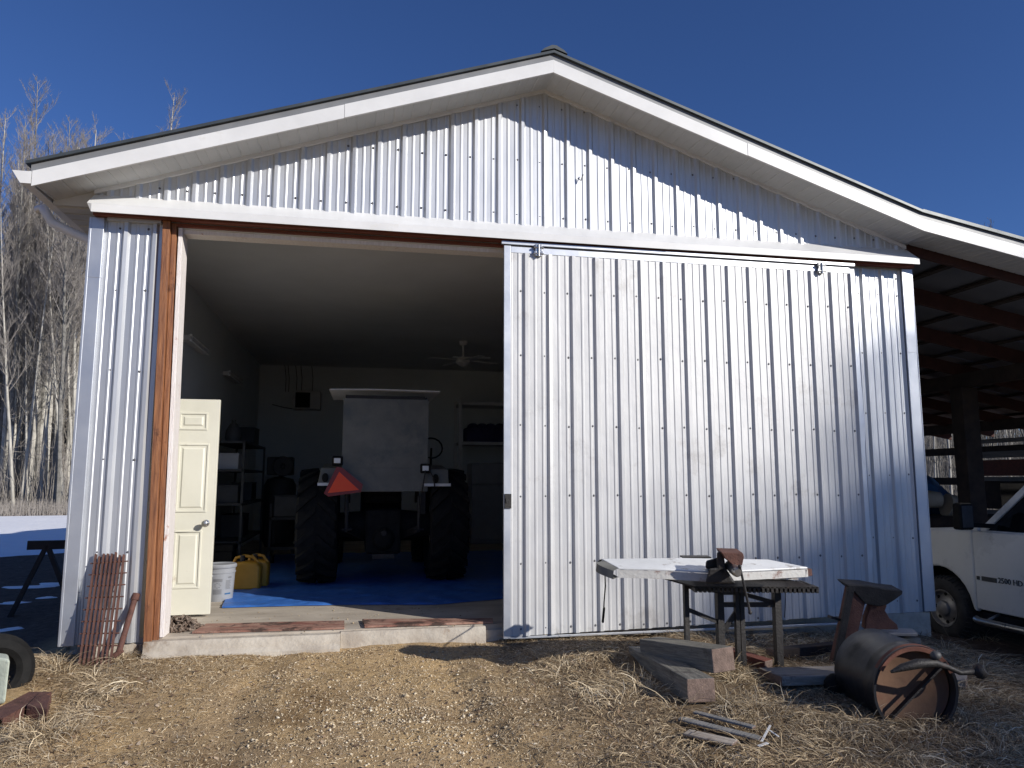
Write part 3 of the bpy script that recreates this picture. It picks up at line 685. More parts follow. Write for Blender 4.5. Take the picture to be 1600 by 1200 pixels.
mb.box(a.x, b.x, yP+.015, yP+.05, a.z, a.z+.04); mb.build('canopy_frame', [DKST], trac)
mb = MB(); mb.box(TXc-.20, TXc+.20, TY-.0, TY+1.1, .45, .95); mb.lathe([(.001,-.03),(.10,-.02),(.13,.05),(.13,.2)], (TXc,TY-.05,.62), (0,1,0), n=20); mb.lathe([(.13,-.65),(.16,-.2),(.17,.2),(.13,.65)], (TXc,TY+.3,.77), (1,0,0), n=20); mb.box(TXc-.26, TXc+.26, TY+1.1, TY+2.9, .55, 1.28); mb.box(TXc-.62, TXc+.62, TY+.25, TY+.45, .66, .88)
mb.box(TXc-.5, TXc+.5, TY+2.25, TY+2.35, .42, .52)
mb.build('chassis', [BLK], trac, bevel=.03)
mb = MB(); mb.box(TXc-.22, TXc+.22, TY+.35, TY+.8, 1.02, 1.12); mb.box(TXc-.22, TXc+.22, TY+.3, TY+.37, 1.12, 1.5); mb.build('seat', [BLK], trac, bevel=.03)
for s, (u0, v0, u1, v1) in ((-1, (500,731,545,756)), (1, (660,733,701,757))):
    a = Y(u0, v0, yP); b = Y(u1, v1, yP)
    mb = MB(); mb.hexa([(a.x-.02,yP-.02,b.z),(b.x,yP-.02,b.z),(b.x,yP+.75,b.z),(a.x-.02,yP+.75,b.z),(a.x+.01,yP+.04,a.z),(b.x,yP+.04,a.z),(b.x,yP+.75,a.z+.06),(a.x+.01,yP+.75,a.z+.06)])
    fn = mb.build('fender', [PLY], trac, bevel=.01)
    mb = MB(); mb.box(a.x-.02 if s < 0 else a.x+.02, a.x+.12 if s < 0 else b.x+.02, yP-.035, yP-.021, b.z-.02, b.z+.012); mb.build('reflector_strip', [WHITE], fn)
    c = Vector(((a.x*.5+b.x*.5) if s > 0 else a.x+.06, yP-.03, (a.z+b.z)/2-.02)); mb = MB(); mb.lathe([(.001,-.02),(.03,-.018),(.035,0),(.035,.03)], c, (0,1,0), n=16); mb.v = [(x, y, c.z+(z-c.z)*1.5) for x, y, z in mb.v]; mb.build('tail_light', [BLK], fn)
    q = Y(527 if s < 0 else 665, 720 if s < 0 else 732, yP-.03)
    mb = MB(); mb.box(q.x-.06, q.x+.06, q.y, q.y+.09, q.z-.055, q.z+.055); lp = mb.build('work_lamp', [BLK], trac, bevel=.015)
    mb = MB(); mb.box(q.x-.036, q.x+.036, q.y-.008, q.y-.001, q.z-.026, q.z+.03); mb.build('lens', [LAMPW], lp, bevel=.006)
# slow vehicle triangle
yS = yP-.12; P3 = [Y(531,733,yS), Y(563,765,yS), Y(509,770,yS)]; cc = sum(P3, Vector())/3
mb = MB(); poly = []
out = [Y(526,729,yS),Y(535,731,yS),Y(567,757,yS),Y(564,769,yS),Y(513,776,yS),Y(506,771,yS)]
mb.prism(out, (0, .004, 0)); sg = mb.build('warning_triangle', [REDR], trac)
mb = MB(); mb.prism([p+Vector((0,-.0035,0)) for p in [Y(530,737,yS),Y(561,765.5,yS),Y(512,770.5,yS)]], (0, .003, 0)); mb.build('orange_centre', [ORANGE], sg)
mb = MB()
for u in (542, 655):
    a = Y(u, 775, yP); b = Y(u-1, 826, yP-.05); mb.tube([a, b], .02, 8); mb.tube([b+Vector((-.05,0,-.01)), b+Vector((.06,0,-.01))], .012, 6)
    mb.bar(b, (TXc+(b.x-TXc)*.5, TY+.3, .62), .03, .07)
a = Y(665, 735, yP-.06); mb.tube([a, Y(658,775,yP-.06), Y(655,810,yP-.06)], .008, 6); mb.tube([Y(671,735,yP-.06), Y(678,748,yP-.06), Y(679,760,yP-.05)], .008, 6)
mb.tube([(TXc,TY-.05,.72),(TXc,TY-.22,.70)], .03, 10); mb.box(TXc-.12, TXc+.12, TY-.2, TY-.02, .42, .47)
mb.build('hitch_arms', [DKST], trac)
p = D(674, 700, 9.5); mb = MB(); 
mb.tube([p+Vector((.14*cos(t), .06*sin(t), .13*sin(t)+.0)) for t in [2*pi*k/16 for k in range(17)]], .011, 6, cap=False); mb.tube([p, p+Vector((0,.1,-.5))], .015, 6); mb.build('steering_wheel', [BLK], trac, smooth=True)

# ---------------------------------------------------------------- things inside, in the dark
def lamp_fix(p, q, nm, lb, cat, gr=None):
    t = thing(nm, (p+q)/2, lb, cat, gr); d = (q-p).normalized()
    mb = MB(); mb.bar(p, q, .09, .06, m=0); mb.build('lamp_housing', [SHELFW], t)
    for s in (-.03, .03):
        mb = MB(); o = Vector((.05, s*.0, s)); mb.tube([p+o, q+o], .014, 8); mb.build('tube', [LAMPW], t)
lamp_fix(X(291,527,-2.0), X(319,550,-2.0), 'tube_light', 'longer unlit tube light mounted nearer on the left inside wall', 'light', 'tube lights on the left wall')
lamp_fix(X(353,583,-2.0), X(373,597,-2.0), 'tube_light', 'unlit tube light further back on the left inside wall', 'light', 'tube lights on the left wall')
a = D(706,553,14); b = D(771,556,14); t = thing('hanging_light', (a+b)/2, 'unlit long tube fixture hanging below the ceiling beside the fan', 'light')
mb = MB(); mb.box(a.x, b.x, a.y, a.y+.14, a.z-.02, a.z+.03); mb.build('lamp_housing', [SHELFW], t)
for s in (.03, .1):
    mb = MB(); mb.tube([(a.x+.03,a.y+s,a.z-.045),(b.x-.03,a.y+s,a.z-.045)], .016, 8); mb.build('tube', [LAMPW], t)
for x in (a.x+.1, b.x-.1):
    mb = MB(); mb.tube([(x,a.y+.07,a.z),(x,a.y+.07,3.6)], .004, 5); mb.build('chain', [DKST], t)
p = D(724, 517, 12.5); p.z = 3.595; fan = thing('ceiling_fan', p, 'still white ceiling fan hanging from the barn ceiling', 'fan')
mb = MB(); mb.lathe([(.001,0),(.075,0),(.06,-.06),(.014,-.08),(.014,-.26),(.03,-.27),(.11,-.29),(.12,-.36),(.09,-.39),(.05,-.42),(.001,-.43)], p, (0,0,1), n=24); mb.build('motor', [SHELFW], fan, smooth=True)
for k in range(4):
    t = k*pi/2+.35; d = Vector((cos(t), sin(t), 0)); mb = MB(); mb.bar(p+d*.1+Vector((0,0,-.33)), p+d*.62+Vector((0,0,-.335)), .13, .008); mb.build('blade', [SHELFW], fan)
# wall heater
a = Y(459,612,9.2); b = Y(501,641,9.2); t = thing('wall_heater', (a+b)/2, 'pale box heater with dark grille high on the back wall', 'heater')
mb = MB(); mb.box(a.x, b.x, 8.95, 9.298, b.z, a.z); mb.build('casing', [SHELFW], t, bevel=.01)
c = Y(462,613,8.94); d = Y(484,637,8.94); mb = MB(); mb.box(c.x, d.x, 8.93, 8.949, d.z, c.z)
for k in range(6): z = d.z+(c.z-d.z)*(k+.5)/6; mb.box(c.x, d.x, 8.92, 8.93, z-.004, z+.004)
mb.build('grille', [BLK], t)
mb = MB()
for u in (445, 450, 462, 470, 487):
    a = Y(u, 570, 9.28); b = Y(u+1, 612, 9.28); mb.tube([a, (a+b)/2+Vector((.02,-.01,0)), b], .006, 5)
mb.tube([Y(425,632,9.28), Y(445,637,9.27), Y(460,639,9.27)], .008, 5)
tag(mb.build('wall_cable', [DKST]), 'thin dark cables hanging down the back wall to the heater', 'cables')
# storage rack at right
rk = thing('storage_rack', (3.0, 8.2, .1), 'pale steel storage rack against the back wall behind the tractor', 'rack')
ax_ = Y(719,628,8.0).x; bx_ = Y(719,628,8.0).x+2.0
for z, m_ in ((Y(740,628,8).z, SHELFW), (Y(740,690,8).z, SHELFW)):
    mb = MB(); mb.box(ax_, bx_, 8.0, 8.7, z-.06, z); mb.build('shelf', [m_], rk)
for x, y in ((ax_,7.98),(bx_,7.98),(ax_,8.7),(bx_,8.7)):
    mb = MB(); mb.box(x-.03, x+.03, y-.02, y+.02, .1, Y(719,622,8).z); mb.build('upright', [SHELFW], rk)
mb = MB(); z = Y(740,690,8).z; mb.box(ax_+.15, ax_+1.5, 8.1, 8.6, z, z+.28)
for i in range(7): mb.ball((ax_+.3+i*.18, 8.3, z+.3), .12, 10, (1,1,.7))
tag(mb.build('folded_cloth', [NAVY], smooth=True), 'dark navy bundle lying on the storage rack shelf', 'cloth bundle')
a = Y(737,723,7.6); b = Y(790,846,7.6); fr = thing('refrigerator', ((a.x+b.x)/2, 7.9, .1), 'grey upright refrigerator behind the tractor, next to the sliding door edge', 'refrigerator')
mb = MB(); mb.box(a.x, a.x+.72, 7.62, 8.2, .1, a.z); mb.build('cabinet', [FRIDGE], fr, bevel=.02)
mb = MB(); mb.box(a.x, a.x+.72, 7.57, 7.615, .18, a.z-.42); mb.build('door', [FRIDGE], fr, bevel=.015); mb = MB(); mb.box(a.x, a.x+.72, 7.57, 7.615, a.z-.40, a.z-.02); mb.build('door', [FRIDGE], fr, bevel=.015)
# left shelving and clutter
sh = thing('steel_shelf', (-1.8, 5.0, .1), 'dark steel shelving along the left inside wall', 'shelving')
for z in (.45, .95, 1.40, 1.78):
    mb = MB(); mb.box(-1.98, -1.52, 4.2, 6.4, z, z+.03); mb.build('shelf', [MIDM], sh)
for y in (4.2, 6.37):
    for x in (-1.98, -1.55): mb = MB(); mb.box(x, x+.03, y, y+.03, .1, 1.8); mb.build('upright', [MIDM], sh)
for i, (x, y, z, a, b, c, m_, lb) in enumerate([(-1.9,4.3,.98,.3,.3,.22,MIDM,'grey box at the near end of the third shelf'),(-1.9,4.9,.48,.3,.5,.3,DARKM,'dark crate on the second shelf'),(-1.9,4.35,1.43,.28,.3,.2,SHELFW,'pale box on the upper shelf, near end'),(-1.9,5.5,1.81,.32,.5,.25,DARKM,'dark box on the top of the shelving'),(-1.9,5.6,.98,.3,.5,.25,MIDM,'grey box at the far end of the third shelf')]):
    mb = MB(); mb.box(x, x+a, y, y+b, z+.002, z+c); mb.box(x-.005, x+a+.005, y-.005, y+b+.005, z+c, z+c+.02); tag(mb.build('storage_box', [m_], bevel=.005), lb, 'box', 'boxes on the steel shelving')
p = X(358, 682, -1.75); mb = MB(); p = Vector((-1.75, 4.65, 1.81)); mb.lathe([(.001,0),(.1,0),(.11,.05),(.1,.16),(.055,.25),(.03,.28),(.03,.31),(.001,.31)], p, (0,0,1), n=18); tag(mb.build('round_jug', [MIDM], smooth=True), 'round grey jug standing on top of the steel shelving', 'jug')
q = Vector((-1.25, 6.2, .1)); t = thing('air_compressor', q, 'dark upright air compressor behind the shelving', 'compressor')
mb = MB(); mb.lathe([(.001,.1),(.2,.14),(.25,.25),(.25,1.1),(.2,1.2),(.001,1.25)], q, (0,0,1), n=24); mb.build('tank', [DARKM], t, smooth=True)
mb = MB(); mb.box(q.x-.2, q.x+.2, q.y-.15, q.y+.15, 1.36, 1.65); mb.lathe([(.16,0),(.16,.05),(.03,.05),(.03,0)], (q.x+.05,q.y-.22,1.5), (0,1,0), n=20); mb.build('motor', [DARKM], t, bevel=.02)
for k in range(3): a = k*2*pi/3; mb = MB(); mb.bar(q+Vector((cos(a)*.2,sin(a)*.2,.2)), q+Vector((cos(a)*.24,sin(a)*.24,.0)), .05, .03); mb.build('leg', [DARKM], t)
q = Vector((-.62, 6.4, .1)); t = thing('hand_truck', q, 'black hand truck with looped handle left of the tractor tyre', 'hand truck')
mb = MB(); mb.tube([(q.x-.15,q.y,.25),(q.x-.14,q.y+.02,1.25),(q.x-.08,q.y+.02,1.42),(q.x+.04,q.y+.02,1.42),(q.x+.10,q.y+.02,1.25),(q.x+.11,q.y,.25)], .018, 8)
for z in (.4,.75,1.1): mb.tube([(q.x-.15,q.y,z),(q.x+.11,q.y,z)], .012, 6)
mb.box(q.x-.2, q.x+.16, q.y-.3, q.y, .12, .13); mb.build('truck_frame', [MIDM], t)
for s in (-.2, .16): mb = MB(); mb.lathe([(.03,-.03),(.13,-.03),(.14,0),(.13,.03),(.03,.03)], (q.x+s,q.y+.08,.24), (1,0,0), n=18); mb.build('wheel', [BLK], t)
q = Vector((-.95, 4.9, .1)); t = thing('work_cart', q, 'dark steel cart loaded with boxes left of the tractor', 'cart')
mb = MB(); mb.box(q.x-.3, q.x+.3, q.y, q.y+.5, .3, .34); mb.box(q.x-.3, q.x+.3, q.y, q.y+.5, .72, .76)
for x in (-.3,.27):
    for y in (0,.47): mb.box(q.x+x, q.x+x+.03, q.y+y, q.y+y+.03, .22, .95)
mb.build('cart_frame', [DARKM], t)
for x in (-.25,.25): mb = MB(); mb.lathe([(.01,-.02),(.06,-.02),(.06,.02),(.01,.02)], (q.x+x,q.y+.1,.165), (1,0,0), n=14); mb.build('wheel', [BLK], t)
mb = MB(); mb.box(q.x-.25, q.x+.1, q.y+.05, q.y+.4, .762, 1.05); mb.box(q.x-.26, q.x+.11, q.y+.04, q.y+.41, 1.05, 1.07); tag(mb.build('storage_box', [MIDM], bevel=.01), 'grey box on top of the dark steel cart', 'box')

# ---------------------------------------------------------------- front left things
gb = thing('steel_grate', (-1.95, -.25, -.03), 'rusty steel bar grate leaning on the siding left of the opening', 'grate')
B0, B1 = Y(124,1040,-.27), Y(172,1040,-.27); T0, T1 = Y(150,868,-.045), Y(194,865,-.045)
mb = MB()
for k in range(8):
    s = k/7; b = B0.lerp(B1, s); t_ = T0.lerp(T1, s)+Vector((0,0,random.uniform(-.012,.014))); mb.bar(b, t_, .009, .034, up=(0,1,0.15))
mb.build('grate_bars', [RUST], gb)
mb = MB()
for k in range(8):
    s = .17+k*.108; a = B0.lerp(T0, s); b = B1.lerp(T1, s); d = (b-a).normalized(); mb.tube([a-d*.03, b+d*.035], .0055, 6)
mb.build('cross_rods', [RUST], gb)
a = Y(210, 938, -.04); b = Y(186, 1018, -.2); mb = MB(); mb.tube([b, a], .021, 12); mb.lathe([(.028,0),(.028,.05),(.02,.05)], a, (a-b), n=12)
mb.tube([b+Vector((-.03,0,-.03)), b+Vector((.02,0,.01))], .02, 8)
tag(mb.build('steel_pipe', [RUST], smooth=True), 'short rusty pipe leaning on the wall between the grate and the door post', 'pipe')
# sawhorse in the shade left of the barn
q = G(60, 960); q = Vector((q.x, q.y, gz(q.x, q.y)))
sw = thing('sawhorse', q, 'dark wooden sawhorse standing in the barn shade on the far left', 'sawhorse')
h = .72; a = q+Vector((-.05,-.0,h)); b = q+Vector((.85,.35,h-.02)); mb = MB(); mb.bar(a+Vector((-.1,-.03,0)), b, .09, .09); mb.build('top_beam', [LWOOD], sw, bevel=.004)
for e, base in ((0, a), (1, b)):
    for s in (-1, 1):
        mb = MB(); top = a.lerp(b, .08 if e == 0 else .92); n_ = Vector((-.38, .92, 0)); foot = top+Vector((s*.28, s*.05, 0)) if e == 0 else top+n_*s*.26
        foot.z = gz(foot.x, foot.y)-.01; mb.bar(foot, top, .085, .04); mb.build('leg', [LWOOD], sw)
c = a.lerp(b, .42); mb = MB(); mb.ball(c+Vector((0,0,.07)), .06, 12, (1.2,1,.7)); tag(mb.build('snow_lump', [SNOW], smooth=True), 'small lump of snow left on the sawhorse beam', 'snow lump')
# tyre, block, channel at the left edge
ty = thing('old_tyre', D(-8, 1049, 4.8), 'worn black tyre lying tilted at the left edge of the yard', 'tyre')
o = D(-14, 1050, 4.8); ax = Vector((.62,-.74,.12)).normalized(); mb = MB()
mb.lathe([(.12,-.07),(.15,-.10),(.20,-.095),(.235,-.06),(.24,0),(.235,.06),(.20,.095),(.15,.10),(.12,.07),(.125,0)], o, ax, n=36, close=True)
mb.build('tyre_casing', [BLK], ty, smooth=True)
gp = G(4, 1112); mb = MB(); d_ = 4.45; a = D(-22, 1103, d_); mb.hexa([D(-60,1108,d_),D(8,1100,d_),D(6,1095,d_+.25),D(-60,1100,d_+.25),D(-60,1018,d_),D(16,1030,d_),D(14,1022,d_+.25),D(-60,1012,d_+.25)])
tag(mb.build('concrete_block', [GREENB], bevel=.018, seg=3), 'pale green weathered block standing against the tyre at the left edge', 'block')
ch_ = thing('steel_channel', G(20,1125), 'rust brown steel channel with wooden end lying at the bottom left', 'steel channel')
a = G(-15, 1138)+Vector((0,0,.05)); b = G(62, 1098)+Vector((0,0,.06)); mb = MB(); mb.bar(a, b, .13, .008, m=0)
d = (b-a).normalized(); sd_ = d.cross(Vector((0,0,1))).normalized()
mb.bar(a+sd_*.065+Vector((0,0,-.03)), b+sd_*.065+Vector((0,0,-.03)), .008, .07); mb.bar(a-sd_*.065+Vector((0,0,-.03)), b-sd_*.065+Vector((0,0,-.03)), .008, .07); mb.build('channel_web', [RUST], ch_)
mb = MB(); mb.hexa([G(40,1122),G(72,1128),G(78,1106),G(60,1100)]+[p+Vector((0,0,.07)) for p in (G(40,1122),G(72,1128),G(78,1106),G(60,1100))]); mb.build('channel_end', [RUST], ch_, bevel=.004)

# ---------------------------------------------------------------- bench with vise
bn = thing('welded_bench', D(1150, 1000, 5.4), 'low dark steel bench with toothed edge and vise before the sliding door', 'bench')
zt_ = .556
fr0, fr1 = Z(1085,916,zt_), Z(1278,917,zt_); bk0 = D(1022,898,5.42); bk1 = bk0+(fr1-fr0)
mb = MB(); th = .012
mb.hexa([fr0+Vector((0,0,-th)), fr1+Vector((0,0,-th)), bk1+Vector((0,0,-th)), bk0+Vector((0,0,-th)), fr0, fr1, bk1, bk0])
d = (fr1-fr0); L_ = d.length; d.normalize(); n_ = Vector((d.y, -d.x, 0))
k = 0
while k*.031 < L_:
    c = fr0+d*(k*.031+.012)+Vector((0,0,-.022)); mb.bar(c-n_*.0, c-n_*.35, .017, .042, m=0); k += 1
mb.build('bench_top', [DKST], bn)
legs = {}
for u, v, key in ((1071, 906, 'A'), (1123, 914, 'B'), (1212, 914, 'D'), (1157, 914, 'C')):
    p = Z(u, v, zt_-.03 if key != 'A' else zt_-.02)
    if key == 'A': p = D(u, 907, 5.38)
    w_ = .05 if key in 'BD' else .034
    g_ = gz(p.x, p.y)-.03; legs[key] = p
    mb = MB(); mb.box(p.x-w_/2, p.x+w_/2, p.y-w_/2, p.y+w_/2, g_, p.z); mb.build('leg', [DKST], bn)
p = legs['C']; mb = MB(); mb.box(p.x-.055, p.x-.025, p.y-.02, p.y+.015, gz(p.x,p.y)-.02, p.z); mb.build('leg', [DKST], bn)
mb = MB()
def at(k, dz): return Vector((legs[k].x, legs[k].y, legs[k].z+dz))
mb.bar(at('A',-.04), at('B',-.045), .02, .03); mb.bar(at('B',-.055), at('C',-.055), .02, .03)
mb.bar(at('A',-.20), at('B',-.27), .02, .03); mb.bar(at('B',-.14), at('D',-.14), .02, .035); mb.bar(at('C',-.06), at('D',-.13), .02, .03)
mb.bar(at('C',-.14), at('B',-.36), .02, .035)
mb.build('brace', [DKST], bn)
# vise
vd = 4.72; vs_ = bpy.data.objects.new('vise', None); COL.objects.link(vs_); vs_.parent = bn
mb = MB(); q = lambda u, v, dd=0: D(u, v, vd+dd)
mb.hexa([q(1102,912),q(1150,912),q(1150,912,.25),q(1102,912,.25),q(1108,888),q(1133,886),q(1133,886,.22),q(1108,888,.22)])
mb.hexa([q(1120,895),q(1136,900),q(1136,900,.16),q(1120,895,.16),q(1120,862),q(1130,862),q(1130,862,.16),q(1120,862,.16)])
mb.hexa([q(1102,888,.08),q(1125,890,.08),q(1125,890,.2),q(1102,888,.2),q(1103,876,.08),q(1125,870,.08),q(1125,870,.2),q(1103,876,.2)])
mb.build('vise_body', [DKST], vs_, bevel=.012)
mb = MB(); mb.prism([q(1127,863,-.03),q(1161,864,-.03),q(1163,870,-.03),q(1160,884,-.03),q(1146,884,-.03),q(1132,872,-.03)], FW*.13); mb.build('vise_jaw', [RUST], vs_, bevel=.006)
mb = MB(); c = q(1151, 893, -.08); mb.lathe([(.001,-.03),(.022,-.03),(.032,-.01),(.034,.03),(.030,.16)], c, -FW*-1, n=18); mb.build('vise_screw', [CHROME], vs_, smooth=True)
mb = MB(); mb.tube([q(1156,885,-.1), q(1172,957,-.12)], .008, 8); mb.ball(q(1172,957,-.12), .013, 8); mb.ball(q(1156,885,-.1), .012, 8); mb.build('vise_handle', [DKST], vs_, smooth=True)
# white lid on the bench
ld = thing('white_lid', Z(1100,890,0.612), 'long white tailgate lid with rusty front edge lying across the bench', 'tailgate')
zl = .691
c1, c2, c3, c4 = D(966,887,4.88), D(1105,893,4.85), D(1262,886,5.02), D(1200,874,5.18)
Q9 = Z(966,887,zl), Z(1105,893,zl-.01), Z(1262,886,zl-.035), Z(1200,874,zl)
c5, c6 = D(940,873,5.10), D(934,877,5.05)
Q8 = Z(940,873,zl+.01), Z(934,877,zl)
mb = MB(); topp = [c1, D(1040,889,4.86), c2, D(1180,890,4.93), c3, c4, D(1060,871.5,5.13), c5]
mb.prism([p+Vector((0,0,-.012)) for p in topp], (0,0,.012)); mb.build('lid_top', [HOODW], ld, bevel=.004)
mb = MB()
loop = topp
for a, b in zip(loop[:-4], loop[1:-3]): mb.bar(a+Vector((0,.006,-.040)), b+Vector((0,.006,-.040)), .012, .05)
mb.bar(c3+Vector((-.01,0,-.04)), c4+Vector((-.01,0,-.035)), .012, .045)
mb.build('lid_edge', [RUSTW], ld)
mb = MB(); vs = []; fs = []
e0, e1 = c1, c5
for i in range(9):
    t = i/8; a_ = e0.lerp(e1, t); o = Vector((-.17*sin(t*pi*.9+.35)*.55+.02, 0, .012-.02*(1-sin(t*pi)))); 
    p_ = a_+o; vs += [a_+Vector((0,0,-.002)), p_+Vector((-.02,0,-.012)), p_+Vector((-.025,0,-.065)), a_+Vector((0,0,-.06))]
for i in range(8):
    for k in range(3): fs.append((i*4+k, i*4+k+4, i*4+k+5, i*4+k+1))
mb.add(vs, fs); mb.build('lid_end', [PLY], ld, smooth=True)
mb = MB(); p = Z(975,884,zl)
mb.tube([Z(945,888,zl-.06), Z(946,915,0.575), Z(944,940,0.463), Z(943,968,0.342)], .005, 5); mb.tube([Z(944,950,0.398), Z(942,972,0.323)], .009, 5); mb.ball(Z(940,881,zl-.03), .035, 10, (1,.4,1)); mb.build('wire', [BLK], ld)
mb = MB(); mb.bar(Z(1150,896,0.649), Z(1225,903,0.626), .10, .012); mb.bar(Z(1085,896,0.630), Z(1150,898,0.621), .12, .012); mb.bar(Z(1160,901,0.603), Z(1245,904,0.593), .08, .01)
tag(mb.build('scrap_strips', [RUSTW]), 'bent white and rust strips of scrap under the lid on the bench', 'scrap metal')
mb = MB(); mb.bar(Z(1228,897,0.626), Z(1262,893,0.635), .09, .05); tag(mb.build('brick', [RUST], bevel=.004), 'rusty block wedged under the right end of the white lid', 'block')
mb = MB(); mb.tube([Z(1150,902,0.582), Z(1235,905,0.570)], .007, 6); tag(mb.build('thin_rod', [RUST]), 'thin rusty rod lying along the front of the bench top', 'rod')
mb = MB(); mb.bar(Z(1065,870,0.742), Z(1108,870,0.742), .12, .010); tag(mb.build('flat_plate', [DKST]), 'small flat dark plate lying on the back of the white lid', 'plate')
mb = MB(); mb.tube([Y(1227,915,-.5), Y(1227,945,-.5), Y(1226,965,-.5)], .004, 5)
mb.build('cord', [BLK], ld)

# timbers
def timber(nm, corners, label, group=None, mats=(TIMB, TIMBE)):
    b = MB(); b.hexa(corners); m_ = b.m
    b.m[3] = 1
    o = b.build(nm, list(mats)); 
    bv = o.modifiers.new('bevel','BEVEL'); bv.width = .006; bv.segments = 2
    return tag(o, label, 'timber', group)
def beam(a, b, w_, h_, nm, label, group=None, m=TIMB):
    # own axes so the grain follows the beam
    a = Vector(a); b = Vector(b); d = b-a; L = d.length; c = (a+b)/2
    mb = MB(); mb.box(-L/2, L/2-.002, -w_/2, w_/2, -h_/2, h_/2, 0)
    for i in range(2): pass
    o = mb.build(nm, [m, TIMBE]); me = o.data
    for p in me.polygons:
        if abs(p.normal.x) > .9: p.material_index = 1
    o.location = c; o.rotation_euler = d.to_track_quat('X', 'Z').to_euler()
    bv = o.modifiers.new('bevel','BEVEL'); bv.width = .006; bv.segments = 2; bv.limit_method = 'ANGLE'
    return tag(o, label, 'timber', group)
def lay(u0, v0, d0, u1, v1, d1): return D(u0, v0, d0), D(u1, v1, d1)
p1, p2 = D(1122, 1036, 5.35), D(1012, 1014, 6.0)
p1 = D(1131, 1031, 4.85); p2 = D(1016, 1013, 5.5)
TIMB_SEG = [(p1, p2)]
beam(p2, p1, .19, .15, 'square_timber', 'upper square grey timber lying across the other in front of the bench', 'grey timbers by the bench')
p1 = D(1096, 1079, 4.55); p2 = D(1000, 1024, 5.7); TIMB_SEG.append((p1, p2))
beam(p2, p1, .18, .14, 'square_timber', 'lower square grey timber half buried in grass beneath the other one', 'grey timbers by the bench')
a = G(1203, 1066); b = G(1345, 1062); beam(a+Vector((0,0,.035)), b+Vector((.2,0,.035)), .26, .06, 'weathered_plank', 'wide weathered plank lying in the grass under the bench leg', 'planks on the grass', PLANK)
a = G(1440, 1062); b = G(1512, 1074); beam(a+Vector((0,0,.03)), b+Vector((0,0,.035)), .2, .06, 'weathered_plank', 'pale split plank end right of the drum', 'planks on the grass', PLANK)
a = G(1215, 1030); b = G(1330, 1024); beam(a+Vector((0,.1,.02)), b+Vector((0,.1,.05)), .1, .07, 'dark_plank', 'dark old plank behind the bench leg, below the anvil stand', 'planks on the grass', LWOOD)
a = G(1145, 1032); b = G(1208, 1050); beam(a+Vector((0,.05,.04)), b+Vector((0,.05,.03)), .1, .08, 'dark_plank', 'reddish dark board between the bench legs', 'planks on the grass', REDB)
for i, (u0, v0, u1, v1, w_, lb) in enumerate(((1062,1128,1190,1160,.06,'longest thin grey board in the litter at bottom centre right'),(1072,1150,1150,1170,.09,'short pale grey board in the litter, nearest the bottom edge'),(1085,1118,1180,1148,.045,'narrow dark grey slat behind the longest thin board'))):
    beam(G(u0,v0)+Vector((0,0,.02)), G(u1,v1)+Vector((0,0,.018+.01*i)), w_, .014, 'thin_board', lb, 'thin boards in the grass', GREYB if i != 1 else PLANK)
a = G(1204, 1145); mb = MB(); mb.bar(a+Vector((0,0,.04)), G(1190,1165)+Vector((0,0,.02)), .012, .003); mb.bar(G(1203,1150)+Vector((0,0,.03)), G(1217,1160)+Vector((0,0,.03)), .010, .003); mb.bar(G(1185,1172)+Vector((0,0,.02)), G(1200,1170)+Vector((0,0,.03)), .02, .003)
tag(mb.build('metal_scrap', [WHITE]), 'crossed thin white metal scraps lying in the straw', 'scrap metal')

# drum
dr = thing('steel_drum', D(1400, 1110, 4.8), 'short black steel drum lying on its side with a rusty disc in its open end', 'drum')
CF = D(1431, 1080, 4.45); axd = (D(1350, 1038, 5.02)-CF).normalized(); R_ = .262; LL = .50
mb = MB(); prof = [(R_*.93,0),(R_,-.002),(R_+.006,.006),(R_,.016),(R_,.10),(R_+.005,.115),(R_,.13),(R_*.995,LL*.65),(R_*.99,LL*.95),(R_*.93,LL),(R_*.4,LL+.01),(.001,LL+.012)]
mb.lathe(prof[1:], CF, axd, n=56); mb.lathe([(R_*.955,.002),(R_*.95,.14)], CF, axd, n=56); mb.build('drum_shell', [DRUM], dr, smooth=True)
mb = MB(); mb.lathe([(R_*.90,.03),(R_*.95,-.004),(R_+.004,-.006),(R_+.006,.004),(R_+.001,.02)], CF, axd, n=56); mb.build('drum_rim', [DRUM], dr, smooth=True)
mb = MB()
r_ = axd.cross(Vector((0,0,1))).normalized(); u_ = r_.cross(axd)
if u_.z < 0: u_ = -u_
if r_.x < 0: r_ = -r_
vs = []; fs = []
for i in range(25):
    t = radians(25+i*5.2)
    for rad, ax2 in ((R_*.90,-.008),(R_*.99,-.012),(R_+.009,.012),(R_+.009,.03)): vs.append(CF+axd*ax2+(r_*cos(t)+u_*sin(t))*rad)
for i in range(24):
    for k in range(3): fs.append((i*4+k, i*4+k+4, i*4+k+5, i*4+k+1))
mb.add(vs, fs); mb.build('rim_hoop', [DRUMR], dr, smooth=True)
mb = MB(); mb.lathe([(.001,.05),(R_*.82,.055),(R_*.90,.04)], CF, axd, n=48); mb.build('end_disc', [DRUMI], dr, smooth=True)
mb = MB(); a = CF-axd*.005+(r_*-.17+u_*-.15); b = CF-axd*.005+(r_*.19+u_*.17); mb.bar(a, b, .012, .035, up=tuple(axd)); mb.build('disc_shadow_bar', [DKST], dr)  # thin dark bar stands in for the arm's shadow across the disc
ft = D(1306, 1072, 4.95); mb = MB(); mb.ball(ft, .075, 14, (1.1,.9,1.1)); tag(mb.build('dark_lump', [BLK], smooth=True), 'black rounded rubber lump against the back left of the drum', 'lump')
